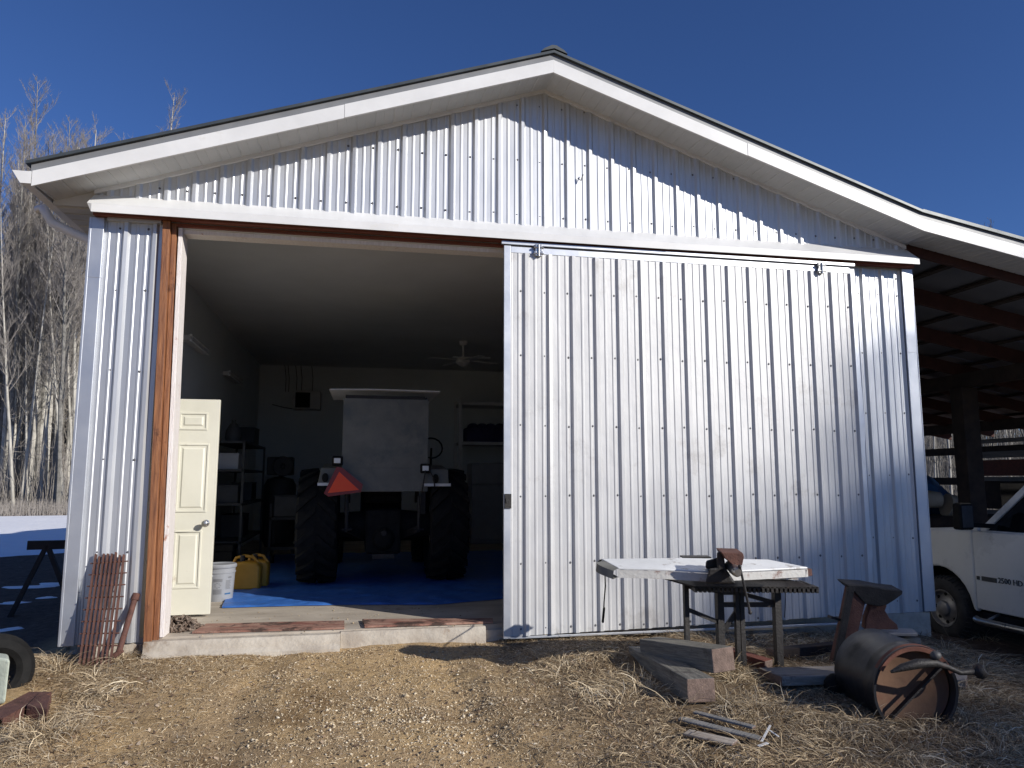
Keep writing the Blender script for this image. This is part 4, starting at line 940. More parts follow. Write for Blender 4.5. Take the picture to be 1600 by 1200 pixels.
# hitch arm
sp = thing('hitch_arm', D(1460, 1040, 4.35), 'curved dark steel arm with a round knob end resting on the drum rim', 'steel arm')
mb = MB(); dd = 4.28; pts = [D(1392,1050,dd), D(1410,1043,dd), D(1435,1037,dd), D(1460,1036,dd+.02), D(1480,1042,dd+.03), D(1500,1051,dd+.05), D(1520,1049,dd+.06)]
mb.tube(pts, [.008,.022,.028,.024,.015,.015,.022], 12); mb.v = [tuple(v) for v in mb.v]; mb.build('arm_bar', [DKST], sp, smooth=True)
mb = MB(); mb.lathe([(.001,-.035),(.03,-.03),(.043,-.01),(.043,.012),(.03,.03),(.001,.033)], D(1531,1049,dd+.06), (RT*.7+UP*.5-FW*.4), n=20); mb.build('knob', [DKST], sp, smooth=True)
mb = MB(); mb.ball(D(1462,1024,dd+.02), .032, 12, (1,.9,.8)); mb.build('cap', [MIDM], sp, smooth=True)
# anvil
av = thing('anvil_stand', D(1340, 1045, 5.9), 'rusty anvil with pointed horn welded to a slanting steel beam behind the drum', 'anvil')
ad = 5.75; Q = lambda u, v, e=0: D(u, v, ad+e)
mb = MB(); ex = Q(0,0,.17)-Q(0,0,0); ex = ex*(1/ex.length)*.17; ex = FW*.17
mb.prism([Q(1322,913),Q(1358,915),Q(1384,920),Q(1411,923),Q(1410,929),Q(1398,938),Q(1385,946),Q(1374,948),Q(1352,944),Q(1336,926),Q(1325,917)], ex)
mb.build('anvil_horn', [DKST], av, bevel=.008)
mb = MB(); mb.prism([Q(1362,944,.05),Q(1386,946,.05),Q(1383,954,.05),Q(1390,966,.05),Q(1402,976,.05),Q(1404,984,.05),Q(1352,984,.05),Q(1354,966,.05)], FW*.07); mb.build('anvil_waist', [RUST], av, bevel=.005)
mb = MB(); mb.prism([Q(1330,914,.03),Q(1358,918,.03),Q(1338,1000,-.02),Q(1328,1046,-.04),Q(1303,1044,-.04),Q(1316,985,0)], FW*.10); mb.build('slanting_leg', [RUST], av, bevel=.004)
mb = MB(); mb.prism([Q(1326,916,.0),Q(1336,918,.0),Q(1312,1046,-.05),Q(1302,1044,-.05)], FW*.03); mb.build('leg_flange', [DKST], av, bevel=.003)
mb = MB(); mb.hexa([Q(1354,993,-.06),Q(1434,994,-.06),Q(1426,986,.3),Q(1354,984,.3),Q(1354,988,-.06),Q(1434,989.5,-.06),Q(1426,982,.3),Q(1354,980,.3)]); mb.build('base_plate', [RIM], av, bevel=.003)
mb = MB(); mb.bar(Q(1295,963,.05), Q(1322,972,.05), .05, .02, w2=.03); mb.build('side_lug', [DKST], av, bevel=.002)
a = D(1385, 1010, 5.95); g_ = gz(a.x, a.y)
mb = MB(); mb.box(a.x-.2, a.x+.2, a.y-.15, a.y+.2, g_-.03, D(1385,990,5.95).z-.015); tag(mb.build('wood_block', [TIMB], bevel=.01), 'dark wood block supporting the anvil base behind the drum', 'block')

# ---------------------------------------------------------------- pickup under the lean-to
wc = D(1472, 950, 9.0); tx, tyy = wc.x-.02, wc.y; tg = wc.z-.375
tk = thing('pickup_truck', (tx+1.0, tyy-1.5, tg), 'white four-door pickup truck parked nose-in under the lean-to', 'pickup truck')
def P2(y, z, x=0): return (tx+x, tyy+y, tg+z)
W2 = 2.0
def arch(yc, r, z0, n=14): return [(yc+r*cos(t), max(z0, .375+r*sin(t))) for t in [pi*k/n for k in range(n+1)]]
rear = -3.65
low = [(1.0,.50),(1.02,.95),(.92,1.18),(.75,1.28),(-.50,1.335),(-.55,1.335)]
bot = [(-.56,.42),(-.50,.44)]+[(y, z) for y, z in reversed(arch(0,.50,.46))]+[(.55,.48)]
body = low+[(-.56,1.335)]+bot
mb = MB(); fend = [(1.0,.50),(1.02,.95),(.92,1.20),(.72,1.28),(.2,1.315),(-.555,1.335),(-.555,.42)]+[(y, z) for y, z in sorted(arch(0,.50,.44), key=lambda a: a[0])]+[(.55,.48)]
mb.prism([P2(y, z) for y, z in fend], (.08,0,0)); mb.build('fender', [TRW], tk, bevel=.03, seg=3, smooth=True); mb = MB(); mb.prism([P2(y, z, W2-.08) for y, z in fend], (.08,0,0)); mb.build('fender', [TRW], tk, bevel=.03, seg=3, smooth=True)
mb = MB(); mb.hexa([P2(-.55,1.1,.08),P2(.98,1.0,.08),P2(.98,1.0,W2-.08),P2(-.55,1.1,W2-.08),P2(-.55,1.38,.10),P2(.8,1.27,.14),P2(.8,1.27,W2-.14),P2(-.55,1.38,W2-.10)]); mb.build('hood', [TRW], tk, bevel=.03, seg=3)
mb = MB(); mb.box(tx+.0, tx+W2, tyy+.99, tyy+1.14, tg+.42, tg+.72); mb.build('bumper', [CHROME], tk, bevel=.03)
mb = MB(); mb.box(tx+.3, tx+W2-.3, tyy+1.0, tyy+1.04, tg+.74, tg+1.12); mb.build('grille', [BLK], tk)
for s in (.05, W2-.3): mb = MB(); mb.box(tx+s, tx+s+.24, tyy+.99, tyy+1.03, tg+.8, tg+1.1); mb.build('headlight', [LAMPW], tk, bevel=.01)
def door(y0, y1, side, nm):
    x = 0 if side < 0 else W2-.06
    mb = MB(); p_ = [(y0,.46),(y0,1.34),(y1,1.335),(y1,.46)]
    mb.prism([P2(y, z, x) for y, z in p_], (.06,0,0)); o = mb.build(nm, [TRW], tk, bevel=.012, seg=2)
    mb = MB(); xx = -.035 if side < 0 else W2; mb.box(tx+xx, tx+xx+.035, tyy+y0+.10, tyy+y0+.26, tg+1.16, tg+1.20); mb.build('handle', [TRW], o, bevel=.008)
    return o
fd = door(-1.72, -.562, -1, 'door'); door(-1.72, -.562, 1, 'door'); door(-2.75, -1.728, -1, 'door'); door(-2.75, -1.728, 1, 'door')
mb = MB(); mb.box(tx+.07, tx+W2-.07, tyy-2.75, tyy-.5, tg+.42, tg+.5); mb.box(tx+.1, tx+W2-.1, tyy-2.74, tyy-.56, tg+.5, tg+.55); mb.box(tx+.3, tx+W2-.3, tyy-4.6, tyy+.95, tg+.38, tg+.62); mb.box(tx+.35, tx+W2-.35, tyy-.5, tyy+.9, tg+.6, tg+1.05); mb.build('floor_pan', [BLK], tk)
cab = [(-.62,1.33),(-1.22,1.86),(-1.5,1.93),(-2.6,1.93),(-2.82,1.35)]
for x in (.07, W2-.12):
    mb = MB(); s_ = .05
    def seg(a, b, w_): mb.bar(P2(a[0], a[1], x+.025+(.09 if x < 1 else -.09)*((a[1]-1.33)/.6)), P2(b[0], b[1], x+.025+(.09 if x < 1 else -.09)*((b[1]-1.33)/.6)), .05, w_, up=(0,0,1))
    seg(cab[0], cab[1], .07); seg(cab[1], cab[2], .07); seg(cab[2], cab[3], .07); seg(cab[3], cab[4], .16); seg((-1.72,1.33),(-1.72,1.9),.10); seg(cab[4], cab[0], .03)
    mb.build('window_frame', [TRW], tk, bevel=.01)
    mb = MB(); xx = x+.03; o_ = .09 if x < 1 else -.09
    mb.add([P2(-.66,1.34,xx),P2(-1.66,1.34,xx),P2(-1.66,1.88,xx+o_),P2(-1.25,1.85,xx+o_),],[(0,1,2,3)]); mb.add([P2(-1.78,1.34,xx),P2(-2.75,1.34,xx),P2(-2.58,1.88,xx+o_),P2(-1.78,1.89,xx+o_)],[(0,1,2,3)])
    mb.build('window', [GLASS], tk)
mb = MB(); mb.add([P2(-.58,1.36,.14),P2(-.58,1.36,W2-.14),P2(-1.24,1.89,W2-.24),P2(-1.24,1.89,.24)],[(0,1,2,3)]); mb.build('windscreen', [GLASS], tk)
mb = MB(); mb.box(tx+.18, tx+W2-.18, tyy-2.62, tyy-1.26, tg+1.90, tg+1.97); mb.build('roof', [TRW], tk, bevel=.03)
mb = MB()
bed = [(-2.77,.50),(-2.77,1.36),(-4.75,1.36),(-4.75,.55),(-4.15,.50)]+[(y, z) for y, z in sorted(arch(-3.65,.5,.46), key=lambda a: a[0])]+[(-3.1,.5)]
for x in (0, W2-.08): mb.prism([P2(y, z, x) for y, z in bed], (.08,0,0))
mb.box(tx+.08, tx+W2-.08, tyy-4.75, tyy-4.70, tg+.6, tg+1.36); mb.box(tx+.08, tx+W2-.08, tyy-4.7, tyy-2.78, tg+.7, tg+.74); mb.box(tx+.08, tx+W2-.08, tyy-2.84, tyy-2.78, tg+.74, tg+1.36)
mb.build('bed', [TRW], tk, bevel=.015)
def wheel(yc, side):
    x = tx+.02 if side < 0 else tx+W2-.02; s = 1 if side < 0 else -1; c = (x, tyy+yc, tg+.375)
    e = bpy.data.objects.new('wheel', None); COL.objects.link(e); e.parent = tk
    mb = MB(); mb.lathe([(.215,.02),(.24,.0),(.30,-.008),(.345,.012),(.372,.05),(.378,.10),(.378,.18),(.36,.235),(.30,.25),(.22,.24)], c, (s,0,0), n=44)
    for k in range(40):
        t = 2*pi*k/40; a = Vector((x+s*.015, c[1]+.352*cos(t), c[2]+.352*sin(t))); b = Vector((x+s*.07, c[1]+.383*cos(t), c[2]+.383*sin(t))); mb.bar(a, b, .022, .012, up=(0,-sin(t),cos(t)))
    mb.build('tyre', [TYRE], e, smooth=True)
    mb = MB(); mb.lathe([(.222,.03),(.218,.008),(.205,.01),(.195,.06),(.16,.075),(.13,.045),(.09,.035),(.085,.0),(.06,-.015),(.001,-.018)], c, (s,0,0), n=40); 
    rim = mb.build('rim', [RIM], e, smooth=True)
    mb = MB()
    for k in range(8):
        t = 2*pi*k/8; mb = MB(); mb.lathe([(.001,-.002),(.021,-.002),(.021,.01)], (x+s*.062, c[1]+.165*cos(t), c[2]+.165*sin(t)), (s,0,0), n=12); mb.build('vent_hole', [BLK], rim)
    mb = MB()
    for k in range(8): t = 2*pi*k/8+.4; mb.lathe([(.001,-.012),(.011,-.012),(.011,.01)], (x+s*.03, c[1]+.075*cos(t), c[2]+.075*sin(t)), (s,0,0), n=8)
    mb.build('lug_nut', [CHROME], rim)
for yc in (0, rear):
    for sd2 in (-1, 1): wheel(yc, sd2)
for x in (-.14, W2+.02):
    mb = MB(); mb.tube([P2(-.62,.36,x+.06), P2(-.72,.36,x), P2(-2.6,.36,x), P2(-2.7,.36,x+.06)], .038, 12); 
    for yy in (-.8,-1.7,-2.5): mb.tube([P2(yy,.36,x), P2(yy,.44,x+(.2 if x < 0 else -.2))], .015, 6)
    mb.build('running_board', [CHROME], tk, smooth=True)
for s in (-1, 1):
    xc = -.27 if s < 0 else W2+.27; mb = MB(); mb.hexa([P2(-.80,1.36,xc-.08),P2(-.80,1.36,xc+.10),P2(-.66,1.36,xc+.10),P2(-.66,1.36,xc-.08),P2(-.80,1.66,xc-.08),P2(-.80,1.66,xc+.10),P2(-.68,1.66,xc+.10),P2(-.68,1.66,xc-.08)])
    m_ = mb.build('mirror', [BLK], tk, bevel=.03, seg=3)
    mb = MB(); mb.bar(P2(-.76,1.42,xc), P2(-.8,1.40,.06 if s < 0 else W2-.06), .06, .05); mb.build('mirror_arm', [BLK], m_)
    mb = MB(); mb.add([P2(-.803,1.39,xc-.06),P2(-.803,1.39,xc+.08),P2(-.803,1.63,xc+.08),P2(-.803,1.63,xc-.06)],[(0,1,2,3)]); mb.build('mirror_glass', [MIDM], m_)
# raised badge lettering on the front door
def text_mesh(s, size, ext=.003):
    cu = bpy.data.curves.new('lettering', 'FONT'); cu.body = s; cu.size = size; cu.extrude = ext; cu.resolution_u = 2
    o = bpy.data.objects.new('tmp', cu); COL.objects.link(o); bpy.context.view_layer.update()
    me = bpy.data.meshes.new_from_object(o); bpy.data.objects.remove(o); return me
me = text_mesh('2500 HD', .085); me.materials.append(MIDM)
o = bpy.data.objects.new('badge', me); COL.objects.link(o); o.parent = fd
bz = (tx-.006, tyy-.88, tg+.79)
me.transform(Matrix.Translation(Vector(bz)-tk.location) @ Matrix.Rotation(radians(-90), 4, 'Z') @ Matrix.Rotation(radians(90), 4, 'X'))
mb = MB(); mb.box(tx-.008, tx-.001, tyy-.86, tyy-.66, tg+.785, tg+.835); mb.box(tx-.008, tx-.001, tyy-.63, tyy-.59, tg+.79, tg+.83); mb.build('badge', [MIDM], fd)

# blue covered bundle behind the truck nose
BD = 13.2; bc = D(1480, 800, BD)
bun = thing('covered_bundle', (bc.x, bc.y, gz(bc.x, bc.y)), 'deep blue tarpaulin slumped over a pile beyond the pickup nose', 'covered pile')
mb = MB(); vs = []; fs = []; n = 18
x0_ = D(1405, 760, BD).x
for i in range(n+1):
    u = 1405+110*i/n; top = 745 if u < 1450 else 745+(u-1450)*.9
    for j in range(7):
        t = j/6; p = D(u, top+4*noise.noise((i*.5, 0, 0)), BD+t*.9); p.z += sin(t*pi)*.05-.35*(t-.5)**2; p.z += noise.noise((i*.6, j*.8, 2))*.07; vs.append(p)
    vs.append(D(u, 830, BD+.9)); vs.append(D(u, 830, BD-.02))
for i in range(n):
    for j in range(9): a = i*9+j; b = i*9+(j+1) % 9; fs.append((a, b, b+9, a+9))
mb.add(vs, fs); mb.build('tarp_cover', [BLUE2], bun, smooth=True)
mb = MB(); a = D(1400,783,12.6); b = D(1468,781,12.6); mb.tube([a, a.lerp(b,.5)+Vector((0,0,.03)), b], [.16,.17,.13], 14); mb.build('rolled_cover', [BEIGE], bun, smooth=True)
mb = MB(); a = D(1478,789,12.7); b = D(1514,797,12.7); mb.tube([a, b], .2, 14); mb.build('rolled_cover', [BEIGE], bun, smooth=True)
mb = MB(); mb.box(bc.x-1.6, bc.x+.9, bc.y-.9, bc.y+.2, gz(bc.x,bc.y)-.1, D(1480,805,12.8).z); mb.build('pile_base', [LWOOD], bun, bevel=.05)

# ---------------------------------------------------------------- snow
def snow(pts, h, nm, lb, seed):
    # pts: outline on the ground; rounded low mound with real edges
    n = 60; P_ = [Vector((p.x, p.y, 0)) for p in pts]; c = sum(P_, Vector())/len(P_)
    ring = []
    m_ = len(P_)
    for i in range(n):
        t = i/n*m_; k = int(t); f = t-k; a = P_[k]; b = P_[(k+1) % m_]; q = a.lerp(b, f); q = q+(q-c)*.05*noise.noise((i*.8, seed, 0)); ring.append(q)
    vs = []; fs = []
    R6 = [1, .985, .95, .8, .55, .3, .12]
    for j, r in enumerate(R6):
        for q in ring:
            p = c+(q-c)*r; hh = h*sqrt(max(0, 1-r**6)); vs.append((p.x, p.y, gz(p.x,p.y)-.012+hh+(noise.noise((p.x*.8,p.y*.8,seed))*h*.5 if r < .97 else 0)))
    for j in range(len(R6)-1):
        for i in range(n): fs.append((j*n+i, j*n+(i+1) % n, (j+1)*n+(i+1) % n, (j+1)*n+i))
    fs.append(tuple((len(R6)-1)*n+i for i in range(n)))
    mb = MB(); mb.add(vs, fs); return tag(mb.build(nm, [SNOW], smooth=True), lb, kind='structure')
snow([Vector(p) for p in ((-30,13,0),(-15,8.5,0),(-7.2,8.6,0),(-5.8,9.6,0),(-2.6,11.2,0),(-1,16,0),(-3,24,0),(-9,26.5,0),(-16,24.5,0),(-30,26,0),(-38,20,0))], .10, 'snow', 'broad snow patch between the barn and the woods', 1)
for i, (u, v, w_, h_) in enumerate(((42,918,.34,.1),(82,913,.2,.1),(22,943,.22,.1),(74,935,.12,.1),(12,985,.16,.1))):
    c = G(u, v); snow([Vector((c.x+w_*cos(t)*(1+.35*sin(3*t+i)), c.y+w_*.55*sin(t)*(1+.3*cos(2*t+i)), 0)) for t in [2*pi*k/10 for k in range(10)]], .03, 'snow', 'small thawing snow patch in the shade near the sawhorse', 3+i)

# ---------------------------------------------------------------- trees
def bark_mat():
    m = mat('aspen_bark', (.34,.32,.275), (.56,.53,.46), scale=5, rough=.9, bump=.4, st=(1,1,.5), c3=(.09,.08,.07), s3=2.2, l3=.56)
    return m
BARK = bark_mat()
BARKD = mat('grey_bark', (.12,.115,.10), (.28,.265,.235), scale=5, rough=.9, c3=(.07,.06,.055), s3=2.5, l3=.55)
TWIG = mat('bare_twigs', (.16,.145,.125), (.29,.265,.23), scale=3, rough=.9)
TWIGR = mat('reddish_twigs', (.19,.17,.15), (.33,.30,.27), scale=3, rough=.9)
SPR = mat('spruce_needles', (.02,.035,.015), (.045,.065,.03), scale=5, rough=.9)
def tree_mesh(h, r, seed, lean_=.03, first=.35, dens=1.0, fork=False):
    R = random.Random(seed); tr = MB(); br = MB(); n = 11; pts = []; x = y = 0
    dx = R.gauss(0, lean_); dy = R.gauss(0, lean_)
    for i in range(n+1):
        z = h*i/n-.15; pts.append(Vector((x, y, z))); x += (dx+R.gauss(0,.012))*h/n; y += (dy+R.gauss(0,.012))*h/n
    rad = [r*(1-.92*(i/n)**.9)+.006 for i in range(n+1)]
    tr.tube(pts, rad, 7)
    def sub(p, d, L, rr, lev):
        k = 4; q = [p]; dd = d.copy()
        for i in range(k):
            dd = (dd+Vector((R.gauss(0,.13), R.gauss(0,.13), R.gauss(.07,.1)))).normalized(); q.append(q[-1]+dd*L/k)
        br.tube(q, [rr*(1-.8*i/k) for i in range(k+1)], 4 if lev == 0 else 3, cap=False)
        if lev < 2:
            m_ = int((8 if lev == 0 else 6)*dens)
            for j in range(m_):
                t = R.uniform(.2, 1); i = min(k-1, int(t*k)); s = q[i].lerp(q[i+1], t*k-i)
                e = (dd+Vector((R.gauss(0,.38), R.gauss(0,.38), R.gauss(.35,.3)))).normalized()
                sub(s, e, L*R.uniform(.3,.55), max(rr*.5, .004), lev+1)
    nb = int(34*dens*(h/14))
    for i in range(nb):
        t = first+(1-first)*(i+R.random())/nb; f = t*n; k = min(n-1, int(f)); p = pts[k].lerp(pts[k+1], f-k); a = R.uniform(0, 2*pi)
        L = h*.15*(1.15-t)*R.uniform(.6,1.3)+.35; up_ = R.uniform(1.0,2.6)
        sub(p, Vector((cos(a), sin(a), up_)).normalized(), L, max(.007, rad[k]*.38), 0)
    for i in range(int(5*dens)):       # dead snags low down
        t = R.uniform(.1, first); f = t*n; k = int(f); p = pts[k].lerp(pts[k+1], f-k); a = R.uniform(0,2*pi); sub(p, Vector((cos(a), sin(a), R.uniform(-.1,.5))).normalized(), R.uniform(.4,1.3), .012, 1)
    return tr, br
PROT = []
for k in range(9):
    h = [15.5,14,17,12.5,16,13.5,18,11,14.5][k]; tr, br = tree_mesh(h, [.10,.075,.115,.07,.09,.085,.11,.055,.075][k], 100+k, lean_=[.02,.05,.015,.07,.03,.02,.02,.1,.06][k], first=[.4,.3,.45,.3,.42,.35,.45,.3,.35][k], dens=[1,.9,1.1,.9,1,1,1.1,.9,1][k])
    a = tr.build('trunk', [BARK if k % 5 != 1 else BARKD], smooth=True); b = br.build('branches', [TWIG if k % 2 else TWIGR]); PROT.append((h, a, b))
used = set()
def plant(x, y, k, s, label, group, nm='bare_tree', rz=None, z=None):
    h, a, b = PROT[k]; e = thing(nm, (x, y, (z if z is not None else gz(x, y))-.02), label, 'tree', group); e.scale = (s, s, s); e.rotation_euler = (0, 0, random.uniform(0, 6.28) if rz is None else rz)
    for o in (a, b):
        if k in used: c = o.copy(); COL.objects.link(c)
        else: c = o
        c.parent = e
    used.add(k)
def az(u): return math.tan(math.atan((u-800)/1168)+YAW)      # direction over the ground seen at this column
LBL = 'pale bare aspen trunk among the leafless woods left of the barn'
# front row of the left woods
xs_front = [-14,2,10,22,31,43,49,58,66,73,80,90,98,106]
for i, u in enumerate(xs_front):
    d = 36+random.uniform(0, 5); x = az(u)*(d)
    plant(x, CAM.y+d+1, (i*4+random.randrange(3)) % 9, random.uniform(.92, 1.12), LBL, 'bare aspens left of the barn')
# tallest ones that stand out above the eave
for u, d, k, s, lb in ((38, 42, 6, 1.24, 'tallest bare aspen at the left, rising high above the woods'), (106, 43, 2, 1.24, 'straight tall bare aspen just left of the roof edge'), (222, 47, 2, 1.50, 'bare aspen whose reddish top shows above the left roof slope'), (131, 45, 4, 1.30, 'slim bare aspen top showing over the roof corner'), (64, 40, 0, 1.2, 'tall bare aspen with bent limbs left of the gutter'), (90, 41, 8, 1.25, 'bare aspen with a leaning pale top behind the roof clip')):
    plant(az(u)*d, CAM.y+d, k, s, lb, None)
for i in range(76):
    u = random.uniform(-120, 150) if i < 50 else random.uniform(-40, 70); d = random.uniform(40, 56); plant(az(u)*d, CAM.y+d, random.randrange(9), random.uniform(.85, 1.22), LBL, 'bare aspens left of the barn')
for i in range(16):
    u = random.uniform(-25, 78); d = random.uniform(40, 49); plant(az(u)*d, CAM.y+d, random.choice([0,2,4,6]), random.uniform(.98, 1.16), LBL, 'bare aspens left of the barn')
LBR = 'dark bare trunk in the woods behind the lean-to'
for i in range(34):
    u = random.uniform(1415, 1640); d = random.uniform(30, 52)*.8; plant(az(u)*d, CAM.y+d, random.randrange(9), random.uniform(.5, .72), LBR, 'bare trees behind the lean-to')
plant(az(1585)*36, CAM.y+36, 0, 1.07, 'bare rounded treetop showing above the lean-to roof at the right edge', None)
# trees out of frame, front right: they throw the mottled shade over the yard
SH = 'bare tree standing across the yard to the right, outside the view'
perp = Vector((cos(radians(46.5)), sin(radians(46.5)))); toS = Vector((.725, -.688))
def shade_tree(s, dist, k, sc):
    p = perp*s+toS*dist; plant(p.x, p.y, k, sc, SH, 'trees across the yard')
for s, dist, k, sc in ((3.3,46,0,1.42),(4.3,48,8,1.50),(5.3,47,4,1.42),(2.5,50,6,1.28),(3.8,52,2,1.46),(1.9,47,5,1.55),(1.4,51,0,1.38),(.9,48,3,1.62),(.4,50,7,1.85),(-.1,47,5,1.48),(4.8,53,6,1.42),(6.0,49,0,1.5),(2.9,54,4,1.55),(.1,54,2,1.26),(-.6,50,8,1.42),(1.0,55,6,1.27),(3.5,50,6,1.30)):
    shade_tree(s, dist, k, sc)
def spruce_mesh(h, seed):
    R = random.Random(seed); tr = MB(); tr.tube([(0,0,-.2),(0,0,h*.5),(0,0,h)], [h*.016,h*.009,.01], 7); V = []; Fa = []
    z = h*.06
    while z < h-.08:
        t = 1-z/h; L = .25+h*.19*t**.85; nb = 7 if t > .3 else 5
        for k in range(nb):
            a = R.uniform(0, 2*pi); LL = L*R.uniform(.65,1.1); ca, sa = cos(a), sin(a); m_ = max(3, int(LL/.13))
            for i in range(m_):
                f = (i+.6)/m_; rr = LL*f; zz = z-LL*.32*f+LL*.16*f*f
                for sd in (-1, 1):
                    ln = (.10+.30*LL*(1-f))*R.uniform(.6,1.1); e = a+sd*R.uniform(.5,1.1); x, y = ca*rr, sa*rr; w = .05
                    b0 = len(V); V.extend([(x-sin(e)*w,y+cos(e)*w,zz),(x+sin(e)*w,y-cos(e)*w,zz-.03),(x+cos(e)*ln,y+sin(e)*ln,zz-.06-R.random()*.08)]); Fa.append((b0,b0+1,b0+2))
        z += .17+.10*t
    return tr, V, Fa
tr, V3, F3 = spruce_mesh(11, 5); st_ = tr.build('trunk', [BARKD]); sc_ = fastmesh('crown', V3, F3, SPR); first_s = True
for i, (s_, Hs) in enumerate(((.3,-1.35),(.8,-1.15),(1.2,-.95),(2.3,-.40),(2.7,.12),(3.05,.28),(3.65,-.1),(4.3,-.3),(5.0,-.9),(6.0,-.6),(7.2,-.2))):
    dist = 54+(i*7 % 5)*1.5; top = Hs+math.tan(EL)*dist; p = perp*s_+toS*dist; e = thing('spruce', (p.x, p.y, gz(p.x, p.y)), 'dark spruce standing across the yard to the right, outside the view', 'tree', 'trees across the yard')
    q = (top-gz(p.x, p.y))/11; e.scale = (q, q, q); e.rotation_euler = (0, 0, i*1.7)
    for o in (st_, sc_):
        c = o if first_s else o.copy()
        if not first_s: COL.objects.link(c)
        c.parent = e
    first_s = False
for k, (h, a, b) in enumerate(PROT):
    if k not in used: bpy.data.objects.remove(a); bpy.data.objects.remove(b)

# brush: undergrowth along the wood's edge, and the deep mass of the woods
def sticks(n, xf, hf, rf, name, label, m):
    V = np.zeros((n*12, 3)); Fa = []; k = 0
    for i in range(n):
        x, y = xf(i); z = gz(x, y)-.05; h = hf(i); lx, ly = random.gauss(0,.13)*h, random.gauss(0,.13)*h; r = rf(i); bx, by = random.gauss(0,.05)*h, random.gauss(0,.05)*h
        for j, (t, q) in enumerate(((0,1),(.5,.8),(.8,.5),(1,.12))):
            cx, cy, cz = x+lx*t+bx*sin(t*3.1), y+ly*t+by*sin(t*3.1), z+h*t
            for c in range(3): a = 2.1*c; V[k+j*3+c] = (cx+r*q*cos(a), cy+r*q*sin(a), cz)
        for j in range(3):
            for c in range(3): Fa.append((k+j*3+c, k+j*3+(c+1) % 3, k+j*3+3+(c+1) % 3, k+j*3+3+c))
        k += 12
    return tag(fastmesh(name, V, Fa, m), label, kind='stuff')
def fromaz(u0, u1, d0, d1):
    def f(i): d = random.uniform(d0, d1); return az(random.uniform(u0, u1))*d, CAM.y+d
    return f
sticks(2600, fromaz(-160, 150, 38, 50), lambda i: random.uniform(.4, 4.5)*random.random()+.4, lambda i: random.uniform(.006, .016), 'underbrush', 'tangled bare brush along the foot of the left woods', TWIGR)
sticks(2600, fromaz(-160, 150, 31, 38), lambda i: random.uniform(.15, .7), lambda i: random.uniform(.006, .014), 'underbrush', 'low brown brush and fallen twigs between the snow and the left woods', TWIGR)
sticks(1500, fromaz(-200, 330, 52, 80), lambda i: random.uniform(8, 15.5), lambda i: random.uniform(.03, .085), 'woodland', 'deep mass of bare trunks at the back of the left woods', BARKD)
sticks(5000, fromaz(-200, 300, 50, 76), lambda i: random.uniform(3, 13), lambda i: random.uniform(.012, .03), 'woodland_brush', 'dense grey brown twigs filling the back of the left woods', TWIGR)
sticks(1400, fromaz(1405, 1700, 34, 56), lambda i: random.uniform(3, 9.5), lambda i: random.uniform(.02, .07), 'woodland', 'mass of thin dark trunks in the woods behind the lean-to', BARKD)
sticks(2500, fromaz(1405, 1700, 27, 50), lambda i: random.uniform(.5, 5), lambda i: random.uniform(.008, .02), 'underbrush', 'bare brush behind the lean-to', TWIG)

# ---------------------------------------------------------------- straw, grass, gravel
def tint_mat(name, stops, rough=.85):
    m = bpy.data.materials.new(name); m.use_nodes = True; N = m.node_tree.nodes; L = m.node_tree.links; b = N['Principled BSDF']; b.inputs['Roughness'].default_value = rough; b.inputs['Specular IOR Level'].default_value = .25
    a = N.new('ShaderNodeAttribute'); a.attribute_name = 'tint'; r = N.new('ShaderNodeValToRGB'); e = r.color_ramp.elements
    while len(e) < len(stops): e.new(.5)
    for i, (p, c) in enumerate(stops): e[i].position = p; e[i].color = (*c, 1)
    L.new(a.outputs['Fac'], r.inputs[0]); L.new(r.outputs[0], b.inputs['Base Color']); return m
STRAW = tint_mat('dry_straw', [(0,(.16,.10,.05)),(.3,(.32,.235,.14)),(.6,(.52,.41,.26)),(.85,(.70,.575,.39)),(1,(.80,.70,.52))])
GRAV = tint_mat('gravel_stone', [(0,(.17,.125,.08)),(.35,(.40,.31,.19)),(.7,(.60,.49,.33)),(1,(.78,.70,.55))])
def zat(px, py):
    ix = np.clip(np.searchsorted(GX, px)-1, 0, nx-2); iy = np.clip(np.searchsorted(GY, py)-1, 0, ny-2); H = V_[:, :, 2]
    tx_ = (px-GX[ix])/(GX[ix+1]-GX[ix]+1e-9); ty_ = (py-GY[iy])/(GY[iy+1]-GY[iy]+1e-9)
    return (H[iy,ix]*(1-tx_)+H[iy,ix+1]*tx_)*(1-ty_)+(H[iy+1,ix]*(1-tx_)+H[iy+1,ix+1]*tx_)*ty_
V_ = V.reshape(ny, nx, 3)
